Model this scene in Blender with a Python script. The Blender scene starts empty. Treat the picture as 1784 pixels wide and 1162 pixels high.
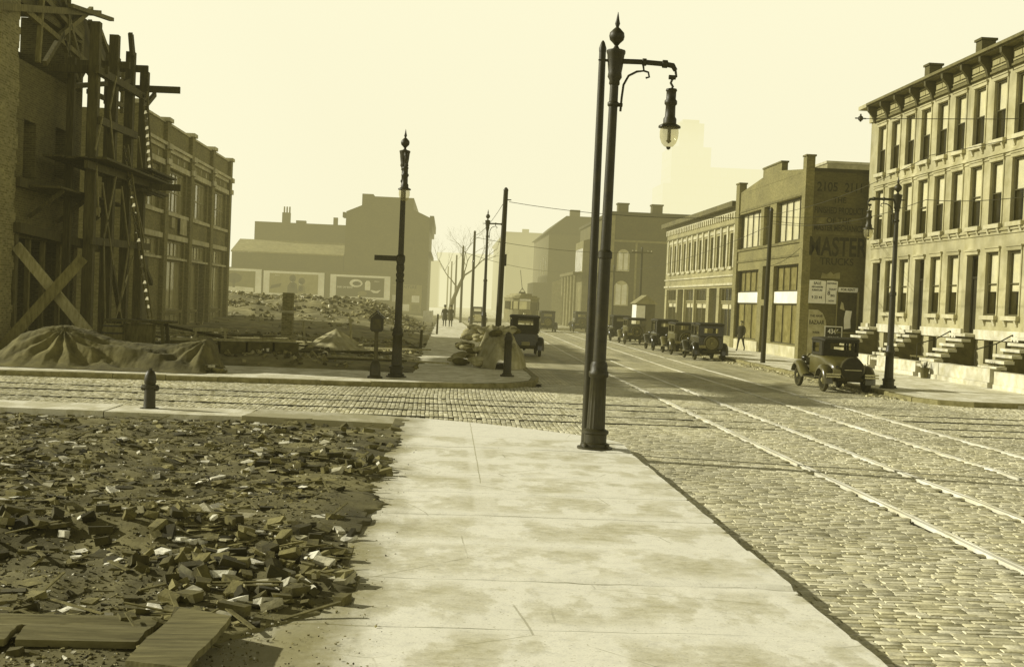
import bpy, bmesh, math, random
from mathutils import Vector, Matrix
R = math.radians
rnd = random.Random(7)
scene = bpy.context.scene
COL = scene.collection

# ------------------------------------------------------------------ colour and materials
def S(v):
    """warm sepia toned surface colour of reflectance v"""
    v = max(0.0, min(1.0, v))
    return (v, v*(.86+.125*v), v*(.15+.72*v), 1)

MATS = {}
class NT:
    def __init__(s, name):
        m = bpy.data.materials.new(name); m.use_nodes = True
        s.m = m; s.t = m.node_tree; s.n = s.t.nodes
        s.b = s.n['Principled BSDF']
    def new(s, t, **kw):
        nd = s.n.new(t)
        for k, v in kw.items(): setattr(nd, k, v)
        return nd
    def ln(s, a, b): s.t.links.new(a, b)
    def math(s, op, a, b):
        nd = s.new('ShaderNodeMath', operation=op)
        for i, x in enumerate((a, b)):
            if isinstance(x, (int, float)): nd.inputs[i].default_value = x
            else: s.ln(x, nd.inputs[i])
        return nd.outputs[0]
    def noise(s, vec, scale, detail=5, rough=.6):
        nd = s.new('ShaderNodeTexNoise'); nd.inputs['Scale'].default_value = scale
        nd.inputs['Detail'].default_value = detail; nd.inputs['Roughness'].default_value = rough
        s.ln(vec, nd.inputs['Vector']); return nd.outputs['Fac']
    def ramp(s, fac, stops):
        nd = s.new('ShaderNodeValToRGB'); e = nd.color_ramp.elements
        while len(e) < len(stops): e.new(.5)
        for i, (p, c) in enumerate(stops): e[i].position = p; e[i].color = c
        s.ln(fac, nd.inputs[0]); return nd.outputs[0]
    def mix(s, a, b, fac, blend='MIX'):
        nd = s.new('ShaderNodeMix', data_type='RGBA', blend_type=blend)
        for sock, x in ((nd.inputs[0], fac), (nd.inputs[6], a), (nd.inputs[7], b)):
            if isinstance(x, (int, float)): sock.default_value = x
            elif isinstance(x, tuple): sock.default_value = x
            else: s.ln(x, sock)
        return nd.outputs[2]
    def coord(s, kind='Object', scale=(1,1,1)):
        tc = s.new('ShaderNodeTexCoord'); mp = s.new('ShaderNodeMapping')
        mp.inputs['Scale'].default_value = scale
        s.ln(tc.outputs[kind], mp.inputs[0]); return mp.outputs[0]
    def bump(s, h, strength, dist=.02):
        nd = s.new('ShaderNodeBump'); nd.inputs['Strength'].default_value = strength
        nd.inputs['Distance'].default_value = dist
        s.ln(h, nd.inputs['Height']); s.ln(nd.outputs[0], s.b.inputs['Normal'])
    def island(s):
        return s.new('ShaderNodeNewGeometry').outputs['Random Per Island']

def M(name, v, rough=.8, var=.3, scale=2.5, bump=.3, bscale=30, island=0., stretch=(1,1,1), metal=0., dirt=.25, spec=.4):
    if name in MATS: return MATS[name]
    t = NT(name); c = t.coord('Object', stretch)
    f = t.noise(c, scale)
    col = t.ramp(f, [(.3, S(v*(1-var))), (.7, S(v*(1+var)))])
    if dirt:
        f2 = t.noise(t.coord('Object'), .45, 3)
        col = t.mix(col, t.ramp(f2, [(.35, (1-dirt,)*3+(1,)), (.65, (1,1,1,1))]), 1., 'MULTIPLY')
    if island:
        g = t.ramp(t.island(), [(0, (1-island,)*3+(1,)), (1, (1+island,)*3+(1,))])
        col = t.mix(col, g, 1., 'MULTIPLY')
    t.ln(col, t.b.inputs['Base Color'])
    t.b.inputs['Roughness'].default_value = rough; t.b.inputs['Metallic'].default_value = metal
    t.b.inputs['Specular IOR Level'].default_value = spec
    if bump: t.bump(t.noise(c, bscale), bump, .01)
    MATS[name] = t.m; return t.m

def MBrick(name, v1, v2, vm, w=.22, h=.075, mortar=.012, dirt=.35, bump=.5):
    if name in MATS: return MATS[name]
    t = NT(name); uv = t.coord('UV')
    br = t.new('ShaderNodeTexBrick'); t.ln(uv, br.inputs['Vector'])
    br.inputs['Color1'].default_value = S(v1); br.inputs['Color2'].default_value = S(v2); br.inputs['Mortar'].default_value = S(vm)
    br.inputs['Scale'].default_value = 1; br.inputs['Brick Width'].default_value = w; br.inputs['Row Height'].default_value = h
    br.inputs['Mortar Size'].default_value = mortar; br.inputs['Bias'].default_value = -.1
    f = t.noise(uv, .5, 6, .7)
    col = t.mix(br.outputs['Color'], t.ramp(f, [(.3, (1-dirt,)*3+(1,)), (.7, (1.15,)*3+(1,))]), 1., 'MULTIPLY')
    f3 = t.noise(uv, 9, 4)
    col = t.mix(col, t.ramp(f3, [(.3, (.75,)*3+(1,)), (.7, (1.2,)*3+(1,))]), 1., 'MULTIPLY')
    t.ln(col, t.b.inputs['Base Color']); t.b.inputs['Roughness'].default_value = .9
    t.bump(br.outputs['Fac'], -bump, .01)
    MATS[name] = t.m; return t.m

def MSetts(name, v, dist=1.):
    """stone setts: used on the modelled setts (random per stone) """
    if name in MATS: return MATS[name]
    t = NT(name); c = t.coord('Object')
    g = t.ramp(t.island(), [(0, S(v*.84)), (.5, S(v)), (1, S(v*1.12))])
    col = t.mix(g, t.ramp(t.noise(c, .35, 4), [(.3, (.72,)*3+(1,)), (.68, (1.15,)*3+(1,))]), 1., 'MULTIPLY')
    col = t.mix(col, t.ramp(t.noise(c, 26, 4), [(.3, (.7,)*3+(1,)), (.7, (1.2,)*3+(1,))]), 1., 'MULTIPLY')
    t.ln(col, t.b.inputs['Base Color']); t.b.inputs['Roughness'].default_value = .62
    t.bump(t.noise(c, 45), .5, .012)
    MATS[name] = t.m; return t.m

def MFarSetts(name, v):
    if name in MATS: return MATS[name]
    t = NT(name); c = t.coord('Object')
    br = t.new('ShaderNodeTexBrick'); t.ln(c, br.inputs['Vector'])
    br.inputs['Color1'].default_value = S(v*.75); br.inputs['Color2'].default_value = S(v*1.25); br.inputs['Mortar'].default_value = S(v*.3)
    br.inputs['Scale'].default_value = 1; br.inputs['Brick Width'].default_value = .27; br.inputs['Row Height'].default_value = .13
    br.inputs['Mortar Size'].default_value = .014
    col = t.mix(br.outputs['Color'], t.ramp(t.noise(c, .3, 5), [(.3, (.68,)*3+(1,)), (.68, (1.18,)*3+(1,))]), 1., 'MULTIPLY')
    st = t.coord('Object', (1.6, .05, 1))
    col = t.mix(col, t.ramp(t.noise(st, 1.2, 3), [(.35, (.82,)*3+(1,)), (.65, (1.12,)*3+(1,))]), 1., 'MULTIPLY')
    t.ln(col, t.b.inputs['Base Color']); t.b.inputs['Roughness'].default_value = .7
    t.bump(br.outputs['Fac'], -.5, .02)
    MATS[name] = t.m; return t.m

def MPaving(name, v, mid=False):
    """worn, stained flag paving; with mid, stains keep to the middle of each flag (vertex attribute 'mid')"""
    if name in MATS: return MATS[name]
    t = NT(name); c = t.coord('Object', (1.25, .75, 1))
    f = t.noise(c, 1.3, 9, .64)
    st = t.ramp(f, [(.45, (0,0,0,1)), (.5, (.6,)*3+(1,)), (.62, (1,1,1,1))])
    st2 = t.ramp(t.noise(t.coord('Object', (1, 1.6, 1)), 5.5, 8, .75), [(.36, (0,0,0,1)), (.7, (1,1,1,1))])
    k = t.math('MULTIPLY', st, t.math('ADD', t.math('MULTIPLY', st2, .7), .35))
    if mid:
        at = t.new('ShaderNodeAttribute', attribute_name='mid'); k = t.math('MULTIPLY', k, at.outputs['Fac'])
    col = t.mix(S(v*1.06), S(v*.56), k)
    if mid:
        jn = t.new('ShaderNodeTexBrick'); wv = t.new('ShaderNodeVectorMath', operation='ADD'); wv.inputs[1].default_value = (300, -2.6, 0)
        t.ln(t.coord('Object'), wv.inputs[0])
        ds = t.new('ShaderNodeVectorMath', operation='SCALE'); ds.inputs['Scale'].default_value = .03
        nz = t.new('ShaderNodeTexNoise'); nz.inputs['Scale'].default_value = 2.2; nz.inputs['Detail'].default_value = 5; t.ln(t.coord('Object'), nz.inputs['Vector']); t.ln(nz.outputs['Color'], ds.inputs[0])
        w2 = t.new('ShaderNodeVectorMath', operation='ADD'); t.ln(wv.outputs[0], w2.inputs[0]); t.ln(ds.outputs[0], w2.inputs[1])
        t.ln(w2.outputs[0], jn.inputs['Vector']); jn.offset = 0.; jn.inputs['Scale'].default_value = 1; jn.inputs['Brick Width'].default_value = 900; jn.inputs['Row Height'].default_value = 1.55; jn.inputs['Mortar Size'].default_value = .012; jn.inputs['Mortar Smooth'].default_value = .6
        fade = t.ramp(t.noise(t.coord('Object', (1, .3, 1)), 1.1, 4), [(.38, (.12,)*3+(1,)), (.62, (.85,)*3+(1,))])
        col = t.mix(col, S(v*.2), t.math('MULTIPLY', jn.outputs['Fac'], fade))
        sp = t.new('ShaderNodeSeparateXYZ'); t.ln(w2.outputs[0], sp.inputs[0])
        ln_ = t.math('LESS_THAN', t.math('ABSOLUTE', t.math('SUBTRACT', sp.outputs['X'], 300.535), 0), .007)
        far = t.math('GREATER_THAN', sp.outputs['Y'], 13.2)
        col = t.mix(col, S(v*.4), t.math('MULTIPLY', t.math('MULTIPLY', ln_, far), .7))
        vo = t.new('ShaderNodeTexVoronoi', feature='DISTANCE_TO_EDGE'); vo.inputs['Scale'].default_value = .55; t.ln(w2.outputs[0], vo.inputs['Vector'])
        ck = t.math('MULTIPLY', t.math('LESS_THAN', vo.outputs['Distance'], .0035), t.ramp(t.noise(t.coord('Object'), .9, 2), [(.5, (0,0,0,1)), (.56, (1,1,1,1))]))
        col = t.mix(col, S(v*.3), t.math('MULTIPLY', ck, .5))
        so_ = t.new('ShaderNodeSeparateXYZ'); t.ln(t.coord('Object'), so_.inputs[0])
        mr_ = t.new('ShaderNodeMapRange')
        for i, q in zip(range(1, 5), (.35, -.85, -.25, .95)): mr_.inputs[i].default_value = q
        t.ln(so_.outputs['X'], mr_.inputs[0])
        du = t.math('ADD', mr_.outputs[0], t.math('MULTIPLY', t.math('SUBTRACT', t.noise(t.coord('Object', (1, .6, 1)), 1.6, 8, .7), .5), 1.5))
        col = t.mix(col, S(v*.33), t.ramp(du, [(.35, (0,0,0,1)), (.95, (.85,)*3+(1,))]))      # trodden dust along the lot edge
        spk = t.ramp(t.noise(t.coord('Object'), 38, 2, .5), [(.66, (0,0,0,1)), (.72, (1,1,1,1))])
        col = t.mix(col, S(v*.45), t.math('MULTIPLY', spk, .6))
    col = t.mix(col, t.ramp(t.noise(t.coord('Object'), 55, 4, .7), [(.3, (.86,)*3+(1,)), (.7, (1.06,)*3+(1,))]), 1., 'MULTIPLY')
    col = t.mix(col, t.ramp(t.noise(t.coord('Object'), 7, 6, .8), [(.28, (.8,)*3+(1,)), (.5, (1.,)*3+(1,))]), 1., 'MULTIPLY')
    t.ln(col, t.b.inputs['Base Color']); t.b.inputs['Roughness'].default_value = .8
    t.bump(t.noise(t.coord('Object'), 24, 8, .8), .3, .012)
    MATS[name] = t.m; return t.m

def MRubble(name, lo, mid, hi):
    if name in MATS: return MATS[name]
    t = NT(name); c = t.coord('Object')
    g = t.ramp(t.island(), [(0, S(lo)), (.5, S(mid)), (.86, S(mid*1.9)), (1, S(hi))])
    col = t.mix(g, t.ramp(t.noise(c, 14, 5), [(.3, (.55,)*3+(1,)), (.7, (1.25,)*3+(1,))]), 1., 'MULTIPLY')
    t.ln(col, t.b.inputs['Base Color']); t.b.inputs['Roughness'].default_value = .95
    t.bump(t.noise(c, 50), .5, .01)
    MATS[name] = t.m; return t.m

def MGlass(name, v=.05, clear=.55):
    if name in MATS: return MATS[name]
    t = NT(name); out = t.n['Material Output']
    t.b.inputs['Base Color'].default_value = S(v); t.b.inputs['Roughness'].default_value = .08
    c = t.coord('Object'); t.bump(t.noise(c, 1.7, 2), .06, .05)
    tr = t.new('ShaderNodeBsdfTransparent'); tr.inputs[0].default_value = (.95, .93, .8, 1)
    mx = t.new('ShaderNodeMixShader')
    f = t.ramp(t.noise(c, 2., 4), [(.3, (1-clear-.1,)*3+(1,)), (.7, (1-clear+.1,)*3+(1,))])
    t.ln(f, mx.inputs[0]); t.ln(tr.outputs[0], mx.inputs[1]); t.ln(t.b.outputs[0], mx.inputs[2])
    t.ln(mx.outputs[0], out.inputs['Surface'])
    MATS[name] = t.m; return t.m

# ------------------------------------------------------------------ mesh building
class MB:
    def __init__(s): s.v = []; s.f = []
    def add(s, vs, fs):
        o = len(s.v); s.v.extend([tuple(p) for p in vs]); s.f.extend([tuple(i+o for i in f) for f in fs]); return s
    def quad(s, a, b, c, d): return s.add([a, b, c, d], [(0, 1, 2, 3)])
    def box(s, x0, y0, z0, x1, y1, z1):
        return s.add([(x0,y0,z0),(x1,y0,z0),(x1,y1,z0),(x0,y1,z0),(x0,y0,z1),(x1,y0,z1),(x1,y1,z1),(x0,y1,z1)],
                     [(0,3,2,1),(4,5,6,7),(0,1,5,4),(1,2,6,5),(2,3,7,6),(3,0,4,7)])
    def obox(s, c, size, m):
        hx, hy, hz = [q/2 for q in size]; c = Vector(c)
        vs = [c + m @ Vector((sx*hx, sy*hy, sz*hz)) for sz in (-1,1) for sx, sy in ((-1,-1),(1,-1),(1,1),(-1,1))]
        return s.add(vs, [(0,3,2,1),(4,5,6,7),(0,1,5,4),(1,2,6,5),(2,3,7,6),(3,0,4,7)])
    def bar(s, p, q, w, h, roll=0.):
        p = Vector(p); q = Vector(q); d = q-p; L = d.length
        m = d.to_track_quat('X', 'Z').to_matrix() @ Matrix.Rotation(roll, 3, 'X')
        return s.obox((p+q)/2, (L, w, h), m)
    def tube(s, pts, r, n=10, cap=True):
        pts = [Vector(p) for p in pts]; k = len(pts)
        rs = r if isinstance(r, (list, tuple)) else [r]*k
        vs = []; ref = None
        for i, p in enumerate(pts):
            d = (pts[min(i+1, k-1)] - pts[max(i-1, 0)]).normalized()
            if ref is None: ref = Vector((0,0,1)) if abs(d.z) < .9 else Vector((1,0,0))
            a = d.cross(ref)
            if a.length < 1e-4: a = d.cross(Vector((0,1,0)))
            a.normalize(); b = d.cross(a); ref = a.cross(d) if a.cross(d).length > 1e-4 else ref
            for j in range(n):
                t = 2*math.pi*j/n; vs.append(p + a*rs[i]*math.cos(t) + b*rs[i]*math.sin(t))
        fs = [(i*n+j, i*n+(j+1) % n, (i+1)*n+(j+1) % n, (i+1)*n+j) for i in range(k-1) for j in range(n)]
        if cap: fs += [tuple(range(n-1, -1, -1)), tuple((k-1)*n+j for j in range(n))]
        return s.add(vs, fs)
    def lathe(s, prof, c=(0,0,0), n=16, m=None, flute=0.):
        """prof [(r, z)] about local z, at c"""
        c = Vector(c); vs = []
        for r, z in prof:
            for j in range(n):
                t = 2*math.pi*j/n; rr = r*(1-flute*(j % 2)) if r > .05 else r
                q = Vector((rr*math.cos(t), rr*math.sin(t), z))
                vs.append(c + (m @ q if m else q))
        k = len(prof)
        fs = [(i*n+j, i*n+(j+1) % n, (i+1)*n+(j+1) % n, (i+1)*n+j) for i in range(k-1) for j in range(n)]
        fs += [tuple(range(n-1, -1, -1)), tuple((k-1)*n+j for j in range(n))]
        return s.add(vs, fs)
    def prism(s, poly, T, d0, d1):
        n = len(poly)
        vs = [T(u, v, d0) for u, v in poly] + [T(u, v, d1) for u, v in poly]
        fs = [tuple(range(n-1, -1, -1)), tuple(range(n, 2*n))] + [(i, (i+1) % n, n+(i+1) % n, n+i) for i in range(n)]
        return s.add(vs, fs)
    def tbox(s, T, u0, u1, v0, v1, d0, d1):
        return s.prism([(u0,v0),(u1,v0),(u1,v1),(u0,v1)], T, d0, d1)
    def wall(s, T, u0, u1, v0, v1, holes, th):
        us = sorted({u0, u1} | {min(max(q, u0), u1) for h in holes for q in h[:2]})
        vs = sorted({v0, v1} | {min(max(q, v0), v1) for h in holes for q in h[2:4]})
        def solid(i, j):
            if not (0 <= i < len(us)-1 and 0 <= j < len(vs)-1): return False
            cu = (us[i]+us[i+1])/2; cv = (vs[j]+vs[j+1])/2
            return not any(h[0] < cu < h[1] and h[2] < cv < h[3] for h in holes)
        for i in range(len(us)-1):
            for j in range(len(vs)-1):
                if not solid(i, j): continue
                a, b, c, d = us[i], us[i+1], vs[j], vs[j+1]
                s.quad(T(a,c,0), T(b,c,0), T(b,d,0), T(a,d,0)); s.quad(T(a,c,th), T(a,d,th), T(b,d,th), T(b,c,th))
                if not solid(i-1, j): s.quad(T(a,c,0), T(a,d,0), T(a,d,th), T(a,c,th))
                if not solid(i+1, j): s.quad(T(b,c,0), T(b,c,th), T(b,d,th), T(b,d,0))
                if not solid(i, j-1): s.quad(T(a,c,0), T(a,c,th), T(b,c,th), T(b,c,0))
                if not solid(i, j+1): s.quad(T(a,d,0), T(b,d,0), T(b,d,th), T(a,d,th))
        return s
    def loft(s, secs, n=5):
        """secs: (y, halfwidth, z0, z1, corner radius) rounded sections along y"""
        ring = 4*n
        vs = []
        for y, hw, z0, z1, r in secs:
            r = min(r, hw*.98, (z1-z0)*.49)
            for cx, cz, a0 in ((hw-r, z1-r, 0), (-hw+r, z1-r, 90), (-hw+r, z0+r, 180), (hw-r, z0+r, 270)):
                for k in range(n):
                    a = R(a0 + 90*k/(n-1)); vs.append((cx+r*math.cos(a), y, cz+r*math.sin(a)))
        k = len(secs)
        fs = [(i*ring+j, i*ring+(j+1) % ring, (i+1)*ring+(j+1) % ring, (i+1)*ring+j) for i in range(k-1) for j in range(ring)]
        fs += [tuple(range(ring)), tuple((k-1)*ring+j for j in range(ring-1, -1, -1))]
        return s.add(vs, fs)

def link(o, parent=None):
    COL.objects.link(o)
    if parent is not None: o.parent = parent
    return o

def add(name, mb, mat, parent=None, smooth=0, uv=True, loc=None):
    me = bpy.data.meshes.new(name)
    me.from_pydata(mb.v, [], mb.f)
    if uv:
        lay = me.uv_layers.new(name='UVMap'); data = []
        vv = mb.v
        for p in me.polygons:
            nx, ny, nz = [abs(q) for q in p.normal]
            if nz >= nx and nz >= ny: g = lambda q: (q[0], q[1])
            elif nx >= ny: g = lambda q: (q[1], q[2])
            else: g = lambda q: (q[0], q[2])
            for vi in p.vertices: data.extend(g(vv[vi]))
        lay.data.foreach_set('uv', data)
    if smooth:
        me.shade_smooth(); me.set_sharp_from_angle(angle=R(smooth))
    me.materials.append(mat)
    o = bpy.data.objects.new(name, me)
    if loc: o.location = loc
    return link(o, parent)

def tag(o, label=None, cat=None, group=None, kind=None):
    for k, v in (('label', label), ('category', cat), ('group', group), ('kind', kind)):
        if v: o[k] = v
    return o

def thing(name, label, cat, loc=(0,0,0), rz=0., group=None):
    o = bpy.data.objects.new(name, None); o.location = loc; o.rotation_euler = (0,0,rz); o.empty_display_size = .3
    link(o); return tag(o, label, cat, group)

def dup(root, loc=None, rz=None, label=None, group=None):
    def cp(o, par):
        c = o.copy(); COL.objects.link(c); c.parent = par
        for ch in list(KIDS.get(o.name, [])): cp(ch, c)
        return c
    KIDS = {}
    for o in root.children_recursive: KIDS.setdefault(o.parent.name, []).append(o)
    c = cp(root, None)
    if loc is not None: c.location = loc
    if rz is not None: c.rotation_euler = (0,0,rz)
    if label: c['label'] = label
    if group: c['group'] = group
    return c

def text(body, size, mat, loc, rot, parent=None, name='lettering', sx=1., bold=0., align='CENTER', ext=.002):
    cu = bpy.data.curves.new(name, 'FONT'); cu.body = body; cu.size = size; cu.extrude = ext; cu.offset = bold
    cu.align_x = align; cu.align_y = 'CENTER'
    o = bpy.data.objects.new(name, cu); COL.objects.link(o)
    bpy.context.view_layer.update()
    me = bpy.data.meshes.new_from_object(o.evaluated_get(bpy.context.evaluated_depsgraph_get()))
    bpy.data.objects.remove(o); me.materials.clear(); me.materials.append(mat)
    t = bpy.data.objects.new(name, me); t.location = loc; t.rotation_euler = rot; t.scale = (sx, 1, 1)
    return link(t, parent)

TXL = lambda X: (lambda u, v, d: (X+d, u, v))      # wall facing -X
TXR = lambda X: (lambda u, v, d: (X-d, u, v))      # wall facing +X
TY = lambda Y: (lambda u, v, d: (u, Y+d, v))       # wall facing -Y

def window(parent, T, u0, u1, v0, v1, dep, nu, nv, fm, gm, fw=.06, name='window', blind_glare=None, bm=None, mw=None):
    mb = MB(); mw = mw or fw*.6
    for a, b in ((u0, u0+fw), (u1-fw, u1)): mb.tbox(T, a, b, v0, v1, dep, dep+.08)
    for a, b in ((v0, v0+fw), (v1-fw, v1)): mb.tbox(T, u0+fw, u1-fw, a, b, dep, dep+.08)
    for i in range(1, nu):
        u = u0 + (u1-u0)*i/nu; mb.tbox(T, u-mw/2, u+mw/2, v0+fw, v1-fw, dep+.01, dep+.07)
    for j in range(1, nv):
        v = v0 + (v1-v0)*j/nv
        us = [u0+fw] + [u0+(u1-u0)*i/nu for i in range(1, nu)] + [u1-fw]
        for a, b in zip(us[:-1], us[1:]):
            mb.tbox(T, a + (mw/2 if a != u0+fw else 0), b - (mw/2 if b != u1-fw else 0), v-mw/2, v+mw/2, dep+.01, dep+.07)
    w = add(name, mb, fm, parent)
    add('pane', MB().quad(T(u0+.02,v0+.02,dep+.045), T(u1-.02,v0+.02,dep+.045), T(u1-.02,v1-.02,dep+.045), T(u0+.02,v1-.02,dep+.045)), gm, w)
    if blind_glare:  # pale sheet behind the pane: a blind, in places a painted sky reflection
        vb = v1-(v1-v0)*blind_glare
        add('blind_glare', MB().quad(T(u0+.03,vb,dep+.1), T(u1-.03,vb,dep+.1), T(u1-.03,v1-.03,dep+.1), T(u0+.03,v1-.03,dep+.1)), bm, w)
    return w

# ------------------------------------------------------------------ shared materials
m_setts = MSetts('stone_setts', .68)
m_farsetts = MFarSetts('distant_stone_setts', .55)
m_bed = M('sand_joints', .035, .95, .3, 8)
m_pave = MPaving('worn_flag_paving', .88, True)
m_pave2 = MPaving('worn_concrete_paving', .8)
m_kerb = M('granite_kerb', .26, .8, .35, 5, .5, 40)
m_rail = M('worn_rail_steel', .85, .5, .25, 6, .1, 60, metal=.0, stretch=(1, .2, 1))
m_rail_dark = M('dark_rail_steel', .05, .5, .25, 6, .1, 60)
m_dirt = M('trodden_dirt', .2, .95, .6, 1.2, .9, 16, dirt=.5)
m_dirt2 = M('pale_dirt', .26, .95, .5, 1.5, .8, 12, dirt=.45)
m_ground = M('bare_ground', .14, .95, .3, .2, .2, 5)
m_rub = MRubble('brick_rubble', .03, .15, .9)
m_rub2 = MRubble('mixed_rubble', .05, .2, .75)
m_iron = M('cast_iron_dark_paint', .035, .5, .35, 7, .25, 50, dirt=.2)
m_iron2 = M('weathered_iron', .07, .6, .4, 7, .3, 50)
m_wood_d = M('dark_timber', .085, .85, .45, 3, .5, 14, stretch=(6, 6, .8))
m_wood_m = M('weathered_plank', .16, .85, .4, 3, .5, 14, stretch=(4, 4, 1), island=.3)
m_board = M('grey_grained_board', .2, .85, .5, 2.2, .6, 16, stretch=(1.2, 9, 3), dirt=.5)
m_wood_l = M('pale_lumber', .34, .8, .35, 3, .4, 14, stretch=(4, 4, 1), island=.3)
m_pole = M('creosoted_pole', .04, .85, .4, 2, .5, 12, stretch=(8, 8, .4))
m_canvas = M('weathered_canvas', .15, .95, .45, 2.2, .7, 60, dirt=.45)
m_canvas2 = M('light_canvas', .46, .95, .3, 2.5, .4, 60, dirt=.4)
m_glass = MGlass('old_window_glass', .04, .84)
m_skyglass = MGlass('painted_sky_glass', .5, .25)  # pale base colour stands in for sky reflected in the panes
m_carglass = MGlass('car_glass', .03, .8)
m_lampglass = MGlass('lamp_glass', .5, .72)
m_blind_glare = M('blind_and_sky_glare', .9, .9, .12, 2, .1, 20, dirt=.15)  # blinds, kept near white to paint in the sky's reflection too
m_stone = M('painted_stone_front', .46, .8, .2, 1.2, .3, 18, dirt=.35)
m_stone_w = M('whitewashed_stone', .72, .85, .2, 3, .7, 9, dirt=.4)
m_stone_t = M('limestone_trim', .55, .8, .2, 2, .3, 20)
m_cornice = M('painted_cornice', .15, .7, .3, 3, .3, 20)
m_roof = M('tar_roof', .05, .9, .3, 1)
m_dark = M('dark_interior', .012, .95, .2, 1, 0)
m_sash = M('dark_sash_paint', .075, .6, .25, 3, .2, 30)
m_sash_l = M('pale_sash_paint', .3, .6, .2, 3, .2, 30)
m_white = M('white_paper', .97, .9, .12, 4, .1, 30, dirt=.25)
m_grey = M('grey_print', .2, .9, .25, 4, .1, 30)
m_ink = M('black_ink', .02, .8, .3, 5, 0)
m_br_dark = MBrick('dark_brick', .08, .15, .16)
m_br_pier = MBrick('pale_brick', .16, .34, .3)  # lighter brick of the piers
m_br_left = MBrick('brown_brick', .18, .28, .22)
m_br_gar = MBrick('grey_brick', .19, .26, .22)
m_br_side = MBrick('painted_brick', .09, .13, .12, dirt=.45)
m_br_far = MBrick('hazy_brick', .07, .11, .1)
m_buff = MBrick('buff_brick', .34, .42, .3)
from mathutils import noise as mnoise
def fbm(x, y, s, seed=0.):
    return mnoise.fractal(Vector((x*s, y*s, seed)), 1., 2., 4)
def interp(pts, t):
    if t <= pts[0][0]: return pts[0][1]
    for (a, va), (b, vb) in zip(pts[:-1], pts[1:]):
        if t <= b: return va + (vb-va)*(t-a)/(b-a)
    return pts[-1][1]

# ------------------------------------------------------------------ ground, roads, pavements
g = MB(); g.quad((-1500,-200,-.12), (1500,-200,-.12), (1500,2500,-.12), (-1500,2500,-.12))
tag(add('ground', g, m_ground), 'bare ground sheet reaching the horizon', None, None, 'structure')

LK = [(20,3.05), (36,2.75), (39,2.88), (50,2.78), (80,2.3), (120,1.7), (165,.9), (300,-1.5), (700,-8)]   # left kerb line
RK = [(34,13.95), (60,14.0), (110,14.2), (170,15), (300,18), (700,28)]
road = MB()
road.quad((3.0,-40,-.035), (14.6,-40,-.035), (14.6,37.6,-.035), (3.0,37.6,-.035))
tag(add('main_road_bed', road, m_bed), 'sandy joints under the setts of the main road', None, None, 'structure')
road = MB(); ys = [37.6, 50, 65, 80, 100, 120, 145, 170, 230, 300, 450, 700]
for a, b in zip(ys[:-1], ys[1:]):
    road.quad((interp(LK,a)-.1,a,0), (interp(RK,a)+.1,a,0), (interp(RK,b)+.1,b,0), (interp(LK,b)-.1,b,0))
tag(add('main_road', road, m_farsetts), 'main street paved in stone setts running into the haze', None, None, 'structure')
road = MB(); road.quad((-60,21.4,-.04), (3.0,21.4,-.04), (3.0,37.4,-.04), (-60,37.4,-.04)); road.quad((14.6,21,-.04), (70,21,-.04), (70,35.4,-.04), (14.6,35.4,-.04))
tag(add('cross_street_bed', road, m_bed), 'sandy joints under the setts of the side street', None, None, 'structure')

RAILS_X = [5.9, 7.4, 9.27, 10.77]; RAILS_Y = [25.9, 27.4, 29.2, 30.7]
def setts(name, label, x0, x1, y0, y1, along_x, lane):
    """courses of worn setts; along_x: the courses run along x"""
    vs = []; fs = []
    a0, a1, b0, b1 = (x0, x1, y0, y1) if along_x else (y0, y1, x0, x1)
    q = b0
    while q < b1:
        w = .1 + rnd.uniform(-.008, .008)
        p = a0 - rnd.uniform(0, .2)
        wob = rnd.uniform(-.004, .004)
        while p < a1:
            L = rnd.uniform(.14, .25)
            pc, qc = p+L/2, q+w/2 + .03*math.sin(p*.55+q*.08) + .02*fbm(p*.4, q*.1, 1., 21) + wob
            hx, hy = L/2-.004, w/2-.0075
            x, y = (pc, qc) if along_x else (qc, pc)
            p += L
            if lane(x, y): continue
            if not along_x: hx, hy = hy, hx
            z = rnd.uniform(-.004, .003) + .012*fbm(x, y, .5)
            tx, ty = rnd.uniform(-.025, .025), rnd.uniform(-.07, .07)
            o = len(vs); ins = .75
            for k, dz in ((1., -.03), (.985, -.006), (.87, 0.)):
                for sx, sy in ((-1,-1),(1,-1),(1,1),(-1,1)):
                    jx = rnd.uniform(-.006, .006); jy = rnd.uniform(-.006, .006)
                    ax = sx*(hx*k if hx < hy else hx-(1-k)*hy)+jx; ay = sy*(hy*k if hy < hx else hy-(1-k)*hx)+jy
                    vs.append((x+ax, y+ay, z+dz + ax*tx*.5 + ay*ty))
            for r in (0, 4):
                for j in range(4):
                    fs.append((o+r+j, o+r+(j+1) % 4, o+r+4+(j+1) % 4, o+r+4+j))
            fs.append((o+8, o+9, o+10, o+11))
        q += w
    mb = MB(); mb.v = vs; mb.f = fs
    return tag(add(name, mb, m_setts, None, 50, False), label, None, None, 'structure')
near_rail = lambda x, y: any(abs(x-r) < .1 for r in RAILS_X) or (24.5 < y < 32 and any(abs(y-r) < .07 for r in RAILS_Y))
setts('main_road_setts', 'worn stone setts of the near stretch of main street', 3.1, 14.05, 4.2, 37.6, True,
      lambda x, y: near_rail(x, y) or (y < 12 and x > 2+y*.62))
setts('cross_street_setts', 'stone setts of the side street left of the main street', -15.5, 3.08, 21.9, 36.2, False,
      lambda x, y: near_rail(x, y) or x < -.43*y-.8 or (x < -2 and (y < 24.4 or y > 34.4)) or (x < .6 and y < 23.2) or (x < .6 and y > 35.3))
setts('side_street_setts', 'stone setts of the side street right of the main street', 14.08, 23, 24, 35.2, False,
      lambda x, y: near_rail(x, y) or x > .55*y)

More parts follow.
